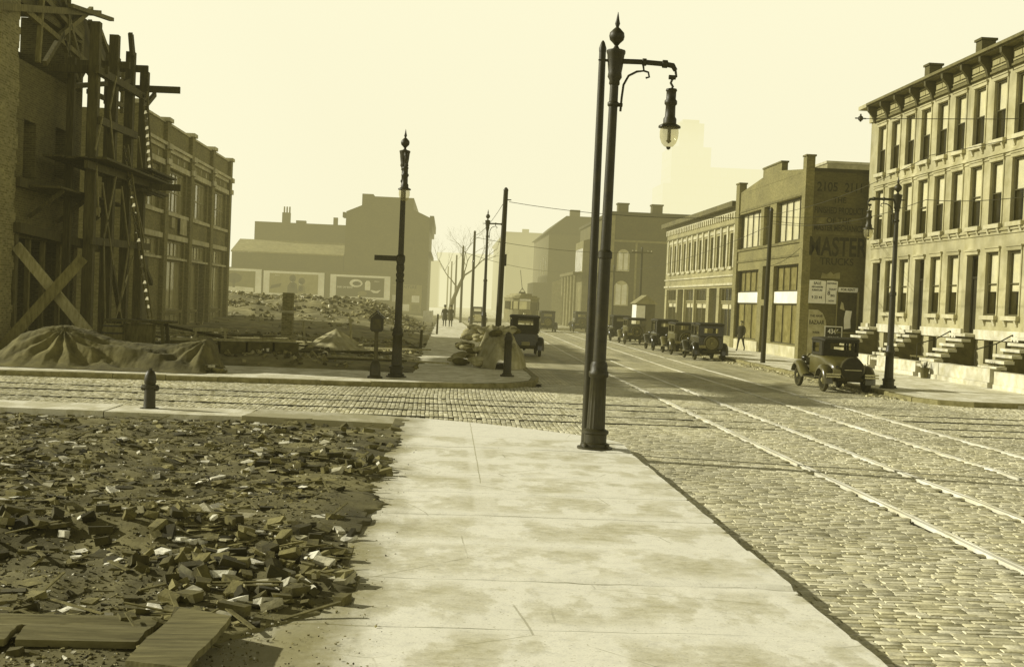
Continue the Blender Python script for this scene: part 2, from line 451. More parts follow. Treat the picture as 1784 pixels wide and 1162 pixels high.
def rails(name, label, lines, mat, w, ztop):
    for ln in lines:
        pass
    mb = MB()
    for ln in lines:
        for a, b in zip(ln[:-1], ln[1:]):
            a = Vector(a+(0,)); b = Vector(b+(0,)); d = (b-a).normalized(); s = Vector((-d.y, d.x, 0))*w/2
            mb.add([a-s+Vector((0,0,-.05)), a+s+Vector((0,0,-.05)), b+s+Vector((0,0,-.05)), b-s+Vector((0,0,-.05)),
                    a-s+Vector((0,0,ztop)), a+s+Vector((0,0,ztop)), b+s+Vector((0,0,ztop)), b-s+Vector((0,0,ztop))],
                   [(0,3,2,1),(4,5,6,7),(0,1,5,4),(1,2,6,5),(2,3,7,6),(3,0,4,7)])
    return tag(add(name, mb, mat), label, None, None, 'structure')
def rline(x): return [(x,-5), (x,25), (x,50), (x+.25,68), (x+.5,85), (x+.7,112), (x+1.2,170), (x+3.5,300)]
rails('tram_track', 'bright worn tram rails along the left side of main street', [rline(x) for x in RAILS_X[:2]], m_rail, .06, .012)
rails('tram_track', 'bright worn tram rails along the right side of main street', [rline(x) for x in RAILS_X[2:]], m_rail, .06, .012)
for i in (0, 2):
    for x0, x1 in ((-40, 5.6), (11.1, 60)):
        rails('cross_track', 'dark tram rails crossing along the side street', [[(x0,y),(x1,y)] for y in RAILS_Y[i:i+2]], m_rail_dark, .06, .012)
# flangeway slots beside the bright rails
slot = MB()
for x in RAILS_X:
    slot.box(x+.031, -5, -.04, x+.06, 50, -.012)
lip = MB()
for x in RAILS_X: lip.box(x+.061, -5, -.05, x+.098, 50, .007)
tag(add('rail_guard', lip, m_rail), 'pale guard lips beside the main street rails', None, None, 'structure')
tag(add('rail_groove', slot, m_rail_dark), 'dark flange grooves beside the main street rails', None, None, 'structure')

# the pavement we stand on: separate flags with irregular edges
yj = [2.6+1.55*i for i in range(12)]+[21.21]
slab_z = [[rnd.uniform(-.012, .012), rnd.uniform(-.012, .012), rnd.uniform(-.01, .01)] for _ in yj]
nx, ny = 80, 300
sw = MB(); mids = []
for j in range(ny+1):
    y = 3.6+(21.02-3.6)*j/ny
    k = max(i for i, q in enumerate(yj) if q <= y+1e-6); k = min(k, len(yj)-2)
    dj = min(y-yj[k], yj[k+1]-y)
    for i in range(nx+1):
        x0_ = interp([(8.8,-1.9), (9.8,-1.15)], y); x = x0_+(3.05-x0_)*i/nx
        if i == nx: x = 3.05+.02*fbm(0, y, .8, 3)-max(0, .05-dj)*1.2*(k % 2)-(.05 if fbm(0, y, 2.3, 8) > .45 else 0)
        s_ = slab_z[k]
        z = .15+s_[0]+s_[1]*(x-1)/2*.6+s_[2]*(y-yj[k])*.5 + .006*fbm(x, y, .8, 4) + .004*fbm(x, y, 3.5, 5)
        crack = max(0, 1-dj/.035)*max(0, fbm(x*1.3, y*.2, .9, 14)+.05 + (.5 if x > 2.6 else 0))
        sw.v.append((x, y, z-.035*min(1, crack)))
        mids.append(min(1, max(0, (dj-.05-.1*fbm(x, y, 1.2, 6))/.3))*(1 if abs(x-.52) > .12 or y < 12.8 else .5))
sw.f = [(j*(nx+1)+i, j*(nx+1)+i+1, (j+1)*(nx+1)+i+1, (j+1)*(nx+1)+i) for j in range(ny) for i in range(nx)]
o0 = len(sw.v)
for j in range(ny+1):      # kerb face
    p = sw.v[j*(nx+1)+nx]; sw.v.append((p[0]+.012, p[1], -.1)); mids.append(0)
sw.f += [(j*(nx+1)+nx, o0+j, o0+j+1, (j+1)*(nx+1)+nx) for j in range(ny)]
pv = add('near_pavement', sw, m_pave, None, 35, False)
at = pv.data.attributes.new('mid', 'FLOAT', 'POINT'); at.data.foreach_set('value', mids)
tag(pv, 'bright worn flag pavement in the foreground', None, None, 'structure')
corner = [(-.92,21.01), (3.05,21.03), (2.93,21.35), (2.45,22.0), (1.7,22.7), (.8,23.4), (-.3,24.0), (-1.6,24.4), (-3.6,24.75), (-3.75,23.25), (-.9,22.8)]
tag(add('pavement_corner', MB().prism(corner, lambda u, v, d: (u, v, d), -.1, .152), m_pave), 'rounded corner of the near pavement', None, None, 'structure')
strip = MB()
xs = [-3.7, -6.3, -9.0, -11.6, -14.4, -17]
for c, d in zip(xs[:-1], xs[1:]):
    z = .142+rnd.uniform(-.012, .008)
    strip.add([(c-.02,23.3,-.1),(c-.02,24.72,-.1),(d,24.7,-.1),(d,23.3,-.1),(c-.02,23.3,z),(c-.02,24.72,z),(d,24.7,z),(d,23.3,z)], [(4,5,6,7),(0,1,5,4),(1,2,6,5),(2,3,7,6),(3,0,4,7)])
tag(add('side_pavement', strip, m_pave2), 'narrow pavement of pale flags beside the rubble lot', None, None, 'structure')

def kerb(name, label, line, w, zt, side=1, seg=1.4, jit=.012):
    """separate kerb stones laid along the line, on its left (side=1) or right"""
    mb = MB()
    pts = [Vector((x, y, 0)) for x, y in line]
    for a, b in zip(pts[:-1], pts[1:]):
        L = (b-a).length; n = max(1, round(L/seg)) if L < 120 else 20
        d = (b-a).normalized(); s = Vector((-d.y, d.x, 0))*w*side
        for k in range(n):
            p = a+(b-a)*(k/n)+d*.006; q = a+(b-a)*((k+1)/n)-d*.006
            z = zt+rnd.uniform(-jit, jit); o1 = s.normalized()*rnd.uniform(-jit, jit)*1.5
            p1, q1 = p+o1, q+o1
            e = s*.12
            vs = [p1, q1, q1+s, p1+s]
            mb.add([v+Vector((0,0,-.12)) for v in vs] + [v+Vector((0,0,z-.025)) for v in vs] + [p1+e+Vector((0,0,z)), q1+e+Vector((0,0,z)), q1+s+Vector((0,0,z)), p1+s+Vector((0,0,z))],
                   [(0,1,5,4),(1,2,6,5),(2,3,7,6),(3,0,4,7),(4,5,9,8),(5,6,10,9),(6,7,11,10),(7,4,8,11),(8,9,10,11)])
    return tag(add(name, mb, m_kerb), label, None, None, 'structure')

farp = [(-45,33.0), (-11.5,33.0), (-2,33.9), (.6,34.6), (1.9,35.6), (2.6,37.0), (2.85,39), (2.75,50), (2.3,80), (1.7,120), (.9,165), (-1.5,300),
        (-6,300), (-4,165), (-3,110), (-2.2,60), (-2.1,39.6), (-6.6,39.4), (-45,38.6)]
tag(add('corner_pavement', MB().prism([(x+(.1 if i in (7,8,9) else 0)*-1, y+.1 if i < 3 else y) for i, (x, y) in enumerate(farp)], lambda u, v, d: (u, v, d), -.1, .13), m_pave2), 'pavement of the far left corner', None, None, 'structure')
kerb('corner_kerb', 'granite kerb around the far left corner', [(-45,32.95), (-11.5,32.95), (-2,33.82), (.7,34.5), (2.02,35.5), (2.72,36.95), (2.97,39), (2.87,50), (2.42,80), (1.82,120), (1.,165), (-1.4,300)], .2, .142, 1)
rp = [(60,34.8), (15.3,34.8), (14.45,35.3), (14.1,36.3), (14.02,38), (14.1,60), (14.3,110), (15.1,170), (18.1,300), (60,300)]
tag(add('right_pavement', MB().prism(rp[::-1], lambda u, v, d: (u, v, d), -.1, .13), m_pave2), 'pavement in front of the row houses and shops', None, None, 'structure')
kerb('right_kerb', 'pale kerb stones along the right pavement', [(60,34.7), (17.4,34.7)], .22, .145, -1)
kerb('right_kerb', 'pale kerb stones along the right pavement', [(16.55,34.7), (15.25,34.7), (14.36,35.2), (13.98,36.2), (13.9,38), (13.98,60), (14.18,110), (14.98,170), (18,300)], .22, .145, -1)
inlet = MB(); inlet.box(16.55, 34.74, .105, 17.4, 35.1, .148); inlet.box(16.55, 34.95, -.1, 17.4, 35.1, .105)
tag(add('storm_inlet', inlet, m_kerb), 'stone storm drain inlet with dark slot in the kerb', 'storm drain')
# snow-pale grit in the right gutter
gut = MB()
for k in range(900):
    y = rnd.uniform(36.5, 75); x = interp(RK, y)-abs(rnd.gauss(.15, .22))-.05; s = rnd.uniform(.02, .09)
    m = Matrix.Rotation(rnd.uniform(0, 6), 3, 'Z') @ Matrix.Rotation(rnd.uniform(-.4, .4), 3, 'X')
    gut.obox((x, y, s*.2), (s*1.6, s, s*.6), m)
tag(add('gutter_grit', gut, M('pale_grit', .5, .9, .3, 5, 0, island=.4), None, 0, False), 'pale grit and litter swept along the right gutter', None, None, 'stuff')

# ------------------------------------------------------------------ rubble lots
def nlot(x, y):
    eb = -.72 - .75*min(1, max(0, (9.4-y)/1.2)) + .22*fbm(x, y, .7, 11) + .1*fbm(x, y, 2.6, 12)
    d_ = eb-x
    e = min(1, max(0, d_/1.7)) * min(1, max(0, (23.3+.25*fbm(x, y, .9, 13)-y)/.8))
    if x > eb: return -.05
    h = .15 + .09*fbm(x, y, .55) + .05*fbm(x, y, 2.1, 3)
    h += .16*math.exp(-((x+2.5)/1.0)**2-((y-11.7)/.5)**2) + .15*math.exp(-((x+4.3)/1.)**2-((y-11.5)/.5)**2)
    h += .12*math.exp(-((x+1.5)/.8)**2-((y-16.5)/.7)**2) + .16*math.exp(-((x+5.5)/2.5)**2-((y-17.)/1.2)**2)
    h += .12*math.exp(-((x+1.5)/.6)**2-((y-10.3)/.5)**2)
    s_ = min(1, max(0, (d_-.5)/1.3)); s_ = s_*s_*(3-2*s_)
    z = .155 + .02*min(1, d_/.3) - .12*s_ + (h-.05)*e
    if y > 21.6: t_ = min(1, (y-21.6)/1.2); z = min(z, z*(1-t_)+.02*t_) if x < -.95 else z
    return z
def grid(f, x0, x1, y0, y1, nx, ny):
    mb = MB(); xs = [x0+(x1-x0)*i/nx for i in range(nx+1)]; ys = [y0+(y1-y0)*j/ny for j in range(ny+1)]
    mb.v = [(x, y, f(x, y)) for y in ys for x in xs]
    mb.f = [(j*(nx+1)+i, j*(nx+1)+i+1, (j+1)*(nx+1)+i+1, (j+1)*(nx+1)+i) for j in range(ny) for i in range(nx)]
    return mb
tag(add('lot_ground', grid(nlot, -18, -.3, 0, 23.6, 260, 330), m_dirt, None, 60, False), 'dark trodden earth of the near vacant lot', None, None, 'structure')

def chunk(mb, x, y, z, lx, ly, lz, flat=.5, jit=.16):
    m = Matrix.Rotation(rnd.uniform(0, 6.3), 3, 'Z') @ Matrix.Rotation(rnd.gauss(0, flat), 3, 'X') @ Matrix.Rotation(rnd.gauss(0, flat), 3, 'Y')
    vs = []
    c = Vector((x, y, z))
    for sz in (-1, 1):
        for sx, sy in ((-1,-1),(1,-1),(1,1),(-1,1)):
            q = Vector((sx*lx*(.5+rnd.uniform(-jit, jit)), sy*ly*(.5+rnd.uniform(-jit, jit)), sz*lz*(.5+rnd.uniform(-jit, jit))))
            vs.append(c + m @ q)
    mb.add(vs, [(0,3,2,1),(4,5,6,7),(0,1,5,4),(1,2,6,5),(2,3,7,6),(3,0,4,7)])
rub = MB()
MOUNDS = [(-2.5,11.6,.75,.38,1.), (-4.3,11.5,.7,.4,1.), (-1.55,10.4,.55,.5,1.), (-1.35,9.5,.4,.35,.8), (-1.5,16.4,.5,.6,.7), (-1.9,20.4,.8,.7,.3), (-5.5,12.6,1.2,.5,.8)]
for k in range(21000):
    y = 7.5 + 16*rnd.random()**1.1
    x = -.4 - (rnd.random()**1.05)*(.43*y-.3)
    if k % 12 == 0: y = rnd.uniform(3.5, 7.8); x = -1.6-rnd.random()*4
    d = .42+.8*fbm(x, y, .45, 9)+.35*fbm(x, y, 1.6, 10)
    if x > -2.4: d -= .42*(x+2.4)/1.5
    if y > 21.8: d -= .25
    if rnd.random() > d: continue
    if y < 8.6 and x < -1.1 and rnd.random() < .8: continue
    t = rnd.random()
    if t < .09: L = (rnd.uniform(.08, .2), rnd.uniform(.07, .1), rnd.uniform(.04, .06))
    elif t < .3: a = rnd.uniform(.06, .24); L = (a, a*rnd.uniform(.4, .9), rnd.uniform(.008, .025))
    else: a = .016+.055*rnd.random()**1.6; L = (a, a*rnd.uniform(.5, 1), a*rnd.uniform(.25, .6))
    chunk(rub, x, y, nlot(x, y) + L[2]*.12, *L, flat=.14 if t < .3 else .35)
for k in range(560):      # heaped brick on the low mounds
    cx, cy, sx, sy, q = rnd.choice(MOUNDS)
    x, y = rnd.gauss(cx, sx), rnd.gauss(cy, sy)
    if x > -.55: continue
    if rnd.random() < .2: L = (rnd.uniform(.14, .21), rnd.uniform(.09, .11), rnd.uniform(.05, .065))
    else: a = .03+.13*rnd.random()**1.7; L = (a, a*rnd.uniform(.4, .9), a*rnd.uniform(.15, .6))
    chunk(rub, x, y, nlot(x, y)+rnd.uniform(0, .06)*q, *L, flat=.42, jit=.12)
for k in range(21000):     # fine grit
    y = 5.5 + 15*rnd.random()**1.4; x = -.35 - (rnd.random()**.9)*(.43*y-.4)
    if x > -1.1 and rnd.random() < .82: continue
    a = .006+.022*rnd.random()**2
    z = nlot(x, y)
    if z < 0: z = .155; a *= .6
    chunk(rub, x, y, z+a*.15, a, a*rnd.uniform(.4, 1), a*rnd.uniform(.3, .7), flat=.3)
tag(add('rubble', rub, m_rub, None, 0, False), 'broken brick rubble covering the near vacant lot', None, None, 'stuff')
lath = MB()
for k in range(170):
    y = rnd.uniform(8, 22); x = -.7 - rnd.random()*(.42*y-1); a = rnd.uniform(0, 3.14); L = rnd.uniform(.12, .6); z = nlot(x, y)+.05
    d = Vector((math.cos(a), math.sin(a), rnd.uniform(-.15, .25)))*L/2
    lath.bar(Vector((x, y, z))-d, Vector((x, y, z))+d, rnd.uniform(.015, .04), .01)
tag(add('lath_debris', lath, m_wood_m, None, 0, False), 'splintered lath strewn through the near rubble', None, None, 'stuff')
# the larger bricks, each a thing
bm_ = [MRubble('loose_brick_dark', .03, .05, .08), MRubble('loose_brick_mid', .07, .1, .14)]
for k in range(44):
    cx, cy, sx, sy, q = MOUNDS[k % 4 if k < 34 else 4]
    x, y = min(-.5, rnd.gauss(cx, sx*.9)), rnd.gauss(cy, sy*1.1)
    half = rnd.random() < .5
    b = MB(); chunk(b, 0, 0, 0, .11 if half else .205, .1, .065, flat=.12, jit=.07)
    z = max(nlot(x, y), .0) + .05
    on = x > -.85
    if on: z = .19
    o = add('loose_brick', b, bm_[k % 2], None, 0, False, (x, y, z))
    far = y > 15
    lab = ('sooty dark' if k % 2 == 0 else 'pale dusty') + (' half brick' if half else ' whole brick') + \
          (' spilled onto the pavement edge' if on else ' loose on the rubble lot') + (' toward the side street' if far else ' close to the boards')
    tag(o, lab, 'brick', 'loose ' + lab)

for pts, z0, tl, lab in (([(-1.78,7.2),(-1.4,7.05),(-1.35,8.24),(-1.74,8.5)], .33, .04, 'short weathered board lying askew at the edge of the pavement'),
                     ([(-2.62,7.82),(-1.87,7.83),(-1.84,8.16),(-2.64,8.14)], .27, .0, 'wide weathered plank lying flat beside the askew board'),
                     ([(-3.4,8.2),(-1.88,8.22),(-1.84,8.46),(-3.4,8.42)], .25, .0, 'long plank behind the wide plank at the lot edge'),
                     ([(-3.4,7.8),(-2.68,7.8),(-2.67,8.13),(-3.4,8.11)], .275, .0, 'plank end cut off by the picture edge beside the wide plank')):
    mb = MB(); n = 8; A_, B_, C_, D_ = [Vector(q+(0,)) for q in pts]; top = []
    for i in range(n+1):
        t = i/n
        for p, q in ((A_, D_), (B_, C_)):
            for w_ in (p+(q-p)*t,): top.append((w_.x+rnd.uniform(-.006, .006), w_.y+rnd.uniform(-.004, .004), z0+tl*(w_.x+1.6)+.012*math.sin(t*5+z0*40)))
    m_ = len(top)
    mb.add(top+[(x, y, z-.045) for x, y, z in top], [(2*i, 2*i+1, 2*i+3, 2*i+2) for i in range(n)] + [(m_+2*i, m_+2*i+2, m_+2*i+3, m_+2*i+1) for i in range(n)] +
           [(2*i, 2*i+2, m_+2*i+2, m_+2*i) for i in range(n)] + [(2*i+1, m_+2*i+1, m_+2*i+3, 2*i+3) for i in range(n)] + [(0, m_, m_+1, 1), (2*n, 2*n+1, m_+2*n+1, m_+2*n)])
    tag(add('weathered_board', mb, m_board), lab, 'board')

# far lot
def flot(x, y):
    if x > -.95+.3*fbm(x, y, .5, 17)+.12*fbm(x, y, 2.2, 18): return -.06
    e = min(1, max(0, (-.3-x)/1.6)) * min(1, max(0, (y-38.7)/1.2))
    base = interp([(-14,.42), (-6,.34), (-2,.2), (0,.1)], x)
    h = base + .12*fbm(x, y, .5, 5) + .07*fbm(x, y, 1.7, 6)
    m = 1.6*math.exp(-((y-92)/11)**2)*min(1, max(0, (-1.9-x)/3.5))*(1+.28*fbm(x, y, .28, 7)) if y < 92 else 1.6*math.exp(-((y-92)/26)**2)*min(1, max(0, (-1.9-x)/3.5))*(1+.25*fbm(x, y, .28, 7))
    return max(.15 if x > -2.4 else -.05, .1+h*e*.9 + m)
tag(add('cleared_lot', grid(flot, -44, -.5, 38.6, 146, 170, 260), m_dirt2, None, 60, False), 'cleared building lot with a long mound of spoil', None, None, 'structure')
rub = MB()
for k in range(6500):
    if k < 3200: y = rnd.uniform(39, 62); x = -.45-rnd.random()**.9*(.36*y)
    else: y = rnd.gauss(89, 7); x = -1.5-rnd.random()*(.22*y)
    if x < -13.6 and 38.6 < y < 79: continue
    if rnd.random() > .55+.9*fbm(x, y, .3, 4): continue
    a = rnd.uniform(.05, .22)*(1.4 if y > 62 else 1); L = (a, a*rnd.uniform(.5, 1), a*rnd.uniform(.25, .7))
    chunk(rub, x, y, flot(x, y)+L[2]*.25, *L)
tag(add('rubble', rub, m_rub2, None, 0, False), 'pale stone and plaster rubble strewn over the far cleared lot', None, None, 'stuff')
# ------------------------------------------------------------------ row houses on the right
def row_house():
    h = thing('row_house', 'three storey stone row house farthest along, next to the painted brick wall', 'row house', (21.3, 61.6, 0), 0, 'stone fronted row houses')
    T = TXL(0); cols = [-.95, -2.83, -4.71]; P = 5.65
    holes = []
    for c in cols: holes += [(c-.54, c+.54, 9.62, 11.95), (c-.54, c+.54, 6.3, 8.75)]
    for c in cols[1:]: holes += [(c-.54, c+.54, 2.72, 5.2), (c-.42, c+.42, .8, 1.72)]
    holes.append((cols[0]-.55, cols[0]+.55, 1.97, 5.15))
    w = MB().wall(T, -P, 0, -.1, 12.35, holes, .4)
    w.wall(T, -P, 0, -.1, 12.35, [], .4) if False else None
    w.box(9, -P, -.1, 9.3, 0, 12.6)
    w.box(.41, -P, -.1, 8.99, -P+.15, 12.6); w.box(.41, -.15, -.1, 8.99, 0, 12.6)
    add('wall', w, m_stone, h)
    rf = MB(); rf.prism([(-.5,13.12), (9.3,13.6), (9.3,13.75), (-.5,13.24)], lambda u, v, d: (u, d, v), -P, 0)
    rfo = add('roof', rf, m_roof, h)
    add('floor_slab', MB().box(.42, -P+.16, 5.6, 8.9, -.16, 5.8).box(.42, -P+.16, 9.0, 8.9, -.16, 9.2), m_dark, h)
    ch = MB().box(.7, -4.8, 13.2, 1.3, -4.2, 14.3); ch.box(.64, -4.86, 14.301, 1.36, -4.14, 14.4)
    c = add('chimney', ch, m_br_side, rfo)
    add('flue_pot', MB().lathe([(.2,14.42),(.17,14.5),(.16,15.3),(.2,15.32),(.2,15.42)], (1.0,-4.4,0), 10), m_roof, rfo, 40) if True else None
    # cornice with brackets and frieze panels
    cn = MB(); cn.tbox(T, -P, 0, 12.35, 13.02, -.08, .3)
    cn.tbox(T, -P, 0, 13.02, 13.08, -.5, .3); cn.tbox(T, -P, 0, 13.081, 13.2, -.62, .3); cn.tbox(T, -P, 0, 12.28, 12.36, -.14, .0)
    co = add('cornice', cn, m_cornice, h)
    pn = MB(); bk = MB()
    for u in (-.02, -1.885, -3.77, -5.63):
        if u > -.1: u = -.1
        if u < -5.6: continue
        bk = MB(); bk.prism([(0,12.2), (-.12,12.22), (-.2,12.5), (-.28,12.6), (-.46,12.8), (-.48,13.0), (0,13.0)], lambda a, b, d, u=u: (a-.08, u+d, b), -.09, .09); add('bracket', bk, m_sash, co)
    for u in (-.2, -2.08, -3.97):
        pn.tbox(T, u-1.5, u, 12.46, 12.52, -.12, -.08); pn.tbox(T, u-1.5, u, 12.84, 12.9, -.12, -.08)
        pn.tbox(T, u-.72, u-.1, 12.58, 12.78, -.13, -.08); pn.tbox(T, u-1.4, u-.78, 12.58, 12.78, -.13, -.08)
    add('frieze_panel', pn, M('frieze_paint', .34, .7, .2, 3), co)
    # string courses and base band
    sc = MB()
    for z, t, d in ((9.02,.1,.07), (8.88,.04,.05), (6.02,.1,.07), (5.88,.04,.05)): sc.tbox(T, -P, 0, z, z+t, -d, 0)
    add('string_course', sc, m_stone, h)
    bb = MB()
    segs = [(-P, cols[2]-.001)] if False else [(-P, cols[0]-.62), (cols[0]+.62, 0)]
    for a, b in segs: bb.tbox(T, a, b, 1.76, 2.14, -.09, 0)
    add('base_band', bb, m_stone_w, h)
    # windows with hood, sill and brackets
    for c in cols:
        for z0, z1 in ((9.62,11.95), (6.3,8.75), (2.72,5.2)):
            if z0 < 3 and c == cols[0]: continue
            bl = rnd.choice([.5, .5, .56, .62, .75, .48, .9])
            wd = window(h, T, c-.54, c+.54, z0, z1, .08, 1, 2, m_sash, m_glass, .07, 'window', bl, m_blind_glare)
            hd = MB(); hd.tbox(T, c-.64, c+.64, z1+.02, z1+.16, -.07, 0); hd.tbox(T, c-.68, c+.68, z1+.161, z1+.22, -.11, 0)
            for s in (-1, 1): hd.tbox(T, c+s*.59-.045, c+s*.59+.045, z0, z1+.02, -.04, 0)
            add('window_surround', hd, m_stone, wd)
            sl = MB(); sl.tbox(T, c-.66, c+.66, z0-.17, z0-.005, -.17, .1)
            for s in (-1, 1): sl.prism([(0,-.42), (-.05,-.4), (-.14,-.172), (0,-.172)], lambda a, b, d, c=c, s=s, z0=z0: (a, c+s*.46+d, z0+b), -.07, .07)
            add('sill', sl, m_stone_t, wd)
    for c in cols[1:]:
        window(h, T, c-.42, c+.42, .8, 1.72, .2, 2, 1, m_sash, m_glass, .05, 'basement_window')
    c = cols[0]
    fr = MB()
    for s in (-1, 1): fr.tbox(T, c+s*.5-.05, c+s*.5+.05, 1.97, 5.15, .24, .34)
    fr.tbox(T, c-.45, c+.45, 5.03, 5.15, .24, .34); fr.tbox(T, c-.45, c+.45, 4.2, 4.3, .24, .34)
    fr.tbox(T, c-.45, c+.45, 1.97, 4.2, .30, .35)
    d = add('door', fr, M('door_varnish', .025, .5), h)
    add('transom_pane', MB().quad(T(c-.45,4.3,.29), T(c+.45,4.3,.29), T(c+.45,5.03,.29), T(c-.45,5.03,.29)), m_glass, d)
    add('knob', MB().lathe([(.01,0),(.03,.01),(.035,.04),(.01,.06)], (.3, c-.36, 2.95), 8, Matrix.Rotation(R(-90), 3, 'Y')), m_rail, d, 40)
    hd = MB(); hd.tbox(T, c-.62, c+.62, 5.17, 5.3, -.08, 0); hd.tbox(T, c-.66, c+.66, 5.301, 5.37, -.13, 0)
    add('door_hood', hd, m_stone, h)
    # stoop: white stone treads on a dark core
    st = MB(); co = MB(); n = 7
    for k in range(n):
        z = 1.95 - k*.215; x1 = -k*.27
        st.box(x1-.36 if k else -.5, c-.78, z-.11, x1+.02 if k else .24, c+.78, z)
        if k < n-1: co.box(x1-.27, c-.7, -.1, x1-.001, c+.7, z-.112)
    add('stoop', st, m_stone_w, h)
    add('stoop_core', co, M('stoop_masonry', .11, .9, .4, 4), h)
    return h
h0 = row_house()
pier = MB().box(.0, .001, -.1, .4, .8, 12.35); pier.box(-.09, .001, 1.76, 0, .8, 2.14); pier.box(-.1, .001, 12.35, .3, .9, 13.0); pier.box(-.6, .001, 13.02, .3, 1.2, 13.2)
h1 = dup(h0, (21.3, 61.6-5.65, 0), 0, 'three storey stone row house second from the painted brick wall, behind the right lamp')
h2 = dup(h0, (21.3, 61.6-11.3, 0), 0, 'three storey stone row house third from the painted wall, flue pipe on its chimney')
h3 = dup(h0, (21.3, 61.6-16.95, 0), 0, 'three storey stone fronted row house cut off by the right edge of the picture')
for hh in (h0, h1, h3):
    for o in list(hh.children_recursive):
        if o.name.startswith('flue_pot'): bpy.data.objects.remove(o)
add('end_pier', pier, m_stone, h0)
# yards and the whitewashed retaining walls
yd = MB(); yd.box(19.7, 39, -.1, 21.28, 62.8, .42)
tag(add('front_yard', yd, m_dirt2), 'raised front yards between the stoops and the retaining wall', None, None, 'structure')
def ret_wall(y0, y1, label, z1=.74):
    mb = MB(); y = y0
    while y < y1-.2:
        L = min(rnd.uniform(1.8, 2.9), y1-y)
        m = Matrix.Rotation(rnd.uniform(-.012, .012), 3, 'X')
        hgt = z1-.13+rnd.uniform(-.03, .03)
        mb.obox((19.46+rnd.uniform(-.03, .03), y+L/2, .13+hgt*.64), (.4, L-.02, hgt*.72), m)
        mb.obox((19.42+rnd.uniform(-.02, .02), y+L/2, .13+hgt*.14), (.46, L-.02, hgt*.27), m)
        y += L
    return tag(add('retaining_wall', mb, m_stone_w), label, 'wall', 'whitewashed retaining walls')
ret_wall(55.2, 61.5, 'low whitewashed stone wall in front of the farthest row house')
ret_wall(49.7, 54.2, 'low whitewashed stone wall behind the right street lamp')
ret_wall(42.7, 49.1, 'low leaning whitewashed stone wall in front of the third stoop', .78)
ret_wall(37.5, 42.3, 'low whitewashed stone wall cut off by the right picture edge')
# pots, bench, hedge roll
def pot(loc, r, h, label, cat='flower pot'):
    t = thing('flower_pot', label, cat, loc)
    add('pot_body', MB().lathe([(r*.66,0),(r*.95,h*.9),(r*1.08,h*.9),(r*1.08,h),(r*.85,h),(r*.8,h*.8)], (0,0,0), 14), M('clay_pot', .1, .8), t, 40)
    pl = MB()
    for k in range(24):
        a = rnd.uniform(0, 6.3); q = rnd.uniform(.05, 1)*r; L = rnd.uniform(.1, .28)
        pl.bar((q*math.cos(a)*.4, q*math.sin(a)*.4, h*.8), (q*math.cos(a)*1.2, q*math.sin(a)*1.2, h+L), .02, .004)
    add('dry_plant', pl, m_wood_d, t, 0, False)
pot((19.0, 48.0, .13), .2, .42, 'dark flower bucket standing on the pavement against the third retaining wall', 'bucket')
pot((19.95, 43.6, .42), .28, .4, 'pale wide flower pot standing behind the right end of the wall')
b = thing('yard_bench', 'small dark bench standing in the yard between the second and third stoops', 'bench', (20.3, 51.6, .42))
add('seat', MB().box(-.2, -.9, .42, .2, .9, .47), m_wood_m, b)
for sx, sy in ((-.15,-.8),(.15,-.8),(-.15,.8),(.15,.8)): add('leg', MB().box(sx-.03, sy-.03, 0, sx+.03, sy+.03, .42), m_wood_d, b)
for y in (50.7, 45.0):
    rl = thing('stair_railing', 'thin dark iron railing beside the '+('second' if y > 50 else 'third')+' stoop from the right lamp', 'railing', (20.2, y, .42))
    add('rail', MB().tube([(-.5,0,1.0), (.3,0,1.25), (.9,0,1.6)], .025, 6), m_iron, rl, 40)
    for x, z in ((-.5,1.0), (.3,1.25), (.9,1.6)): add('baluster', MB().tube([(x,0,0), (x,0,z)], .02, 6), m_iron, rl, 40)
hr = MB()
for k in range(420):
    y = rnd.uniform(44.5, 48.5); x = 19.95+rnd.gauss(0, .12); z = .45+abs(rnd.gauss(.08, .08)); a = rnd.uniform(0, 3)
    hr.bar((x, y, z), (x+.12*math.cos(a), y+.12*math.sin(a), z+rnd.uniform(-.03, .08)), .05, .008)
tag(add('low_hedge', hr, m_dirt, None, 0, False), 'low ragged dark hedge along the top of the third retaining wall', 'hedge')

# ------------------------------------------------------------------ brick garage with the painted side wall
G = thing('brick_garage', 'two storey brick shop building with stepped parapet and painted lettering on its side wall', 'shop building', (18.3, 63, 0))
T = TXL(0)
holes = [(.65,5.9,.8,5.1), (7.3,8.35,.15,2.85), (7.3,8.35,3.2,5.15), (9.3,14.8,.8,5.0), (.65,5.9,6.35,8.65), (7.25,8.6,6.35,8.6), (9.3,14.8,6.35,8.55)]
w = MB().wall(T, 0, 15.5, -.1, 9.85, holes, .35)
w.prism([(0,9.86),(15.5,9.86),(15.5,10.5),(14.6,10.5),(14.6,9.95),(9.25,10.4),(9.25,10.85),(5.2,10.85),(5.2,10.4),(.62,10.0),(.62,10.6),(0,10.6)], T, 0, .35)
w.tbox(T, -.0, .62, -.1, 10.58, -.1, -.001); w.tbox(T, 14.6, 15.5, -.1, 10.48, -.1, -.001)
add('wall', w, m_br_gar, G)
cp = MB(); cp.tbox(T, -.05, .66, 10.61, 10.7, -.14, .4); cp.tbox(T, 14.55, 15.55, 10.51, 10.6, -.14, .4); cp.tbox(T, 5.15, 9.3, 10.86, 10.95, -.05, .4)
cp.tbox(T, .63, 14.59, 5.5, 5.62, -.06, -.001); cp.tbox(T, .63, 14.59, 6.2, 6.34, -.08, -.001); cp.tbox(T, .63, 14.59, 8.66, 8.78, -.04, -.001)
add('coping', cp, M('garage_coping', .16, .8), G)
sw_ = MB().box(.36, 0, -.1, 16, .35, 9.85); sw_.box(15.7, .36, -.1, 16, 15.5, 9.85); sw_.box(.36, 15.2, -.1, 15.69, 15.5, 9.85)
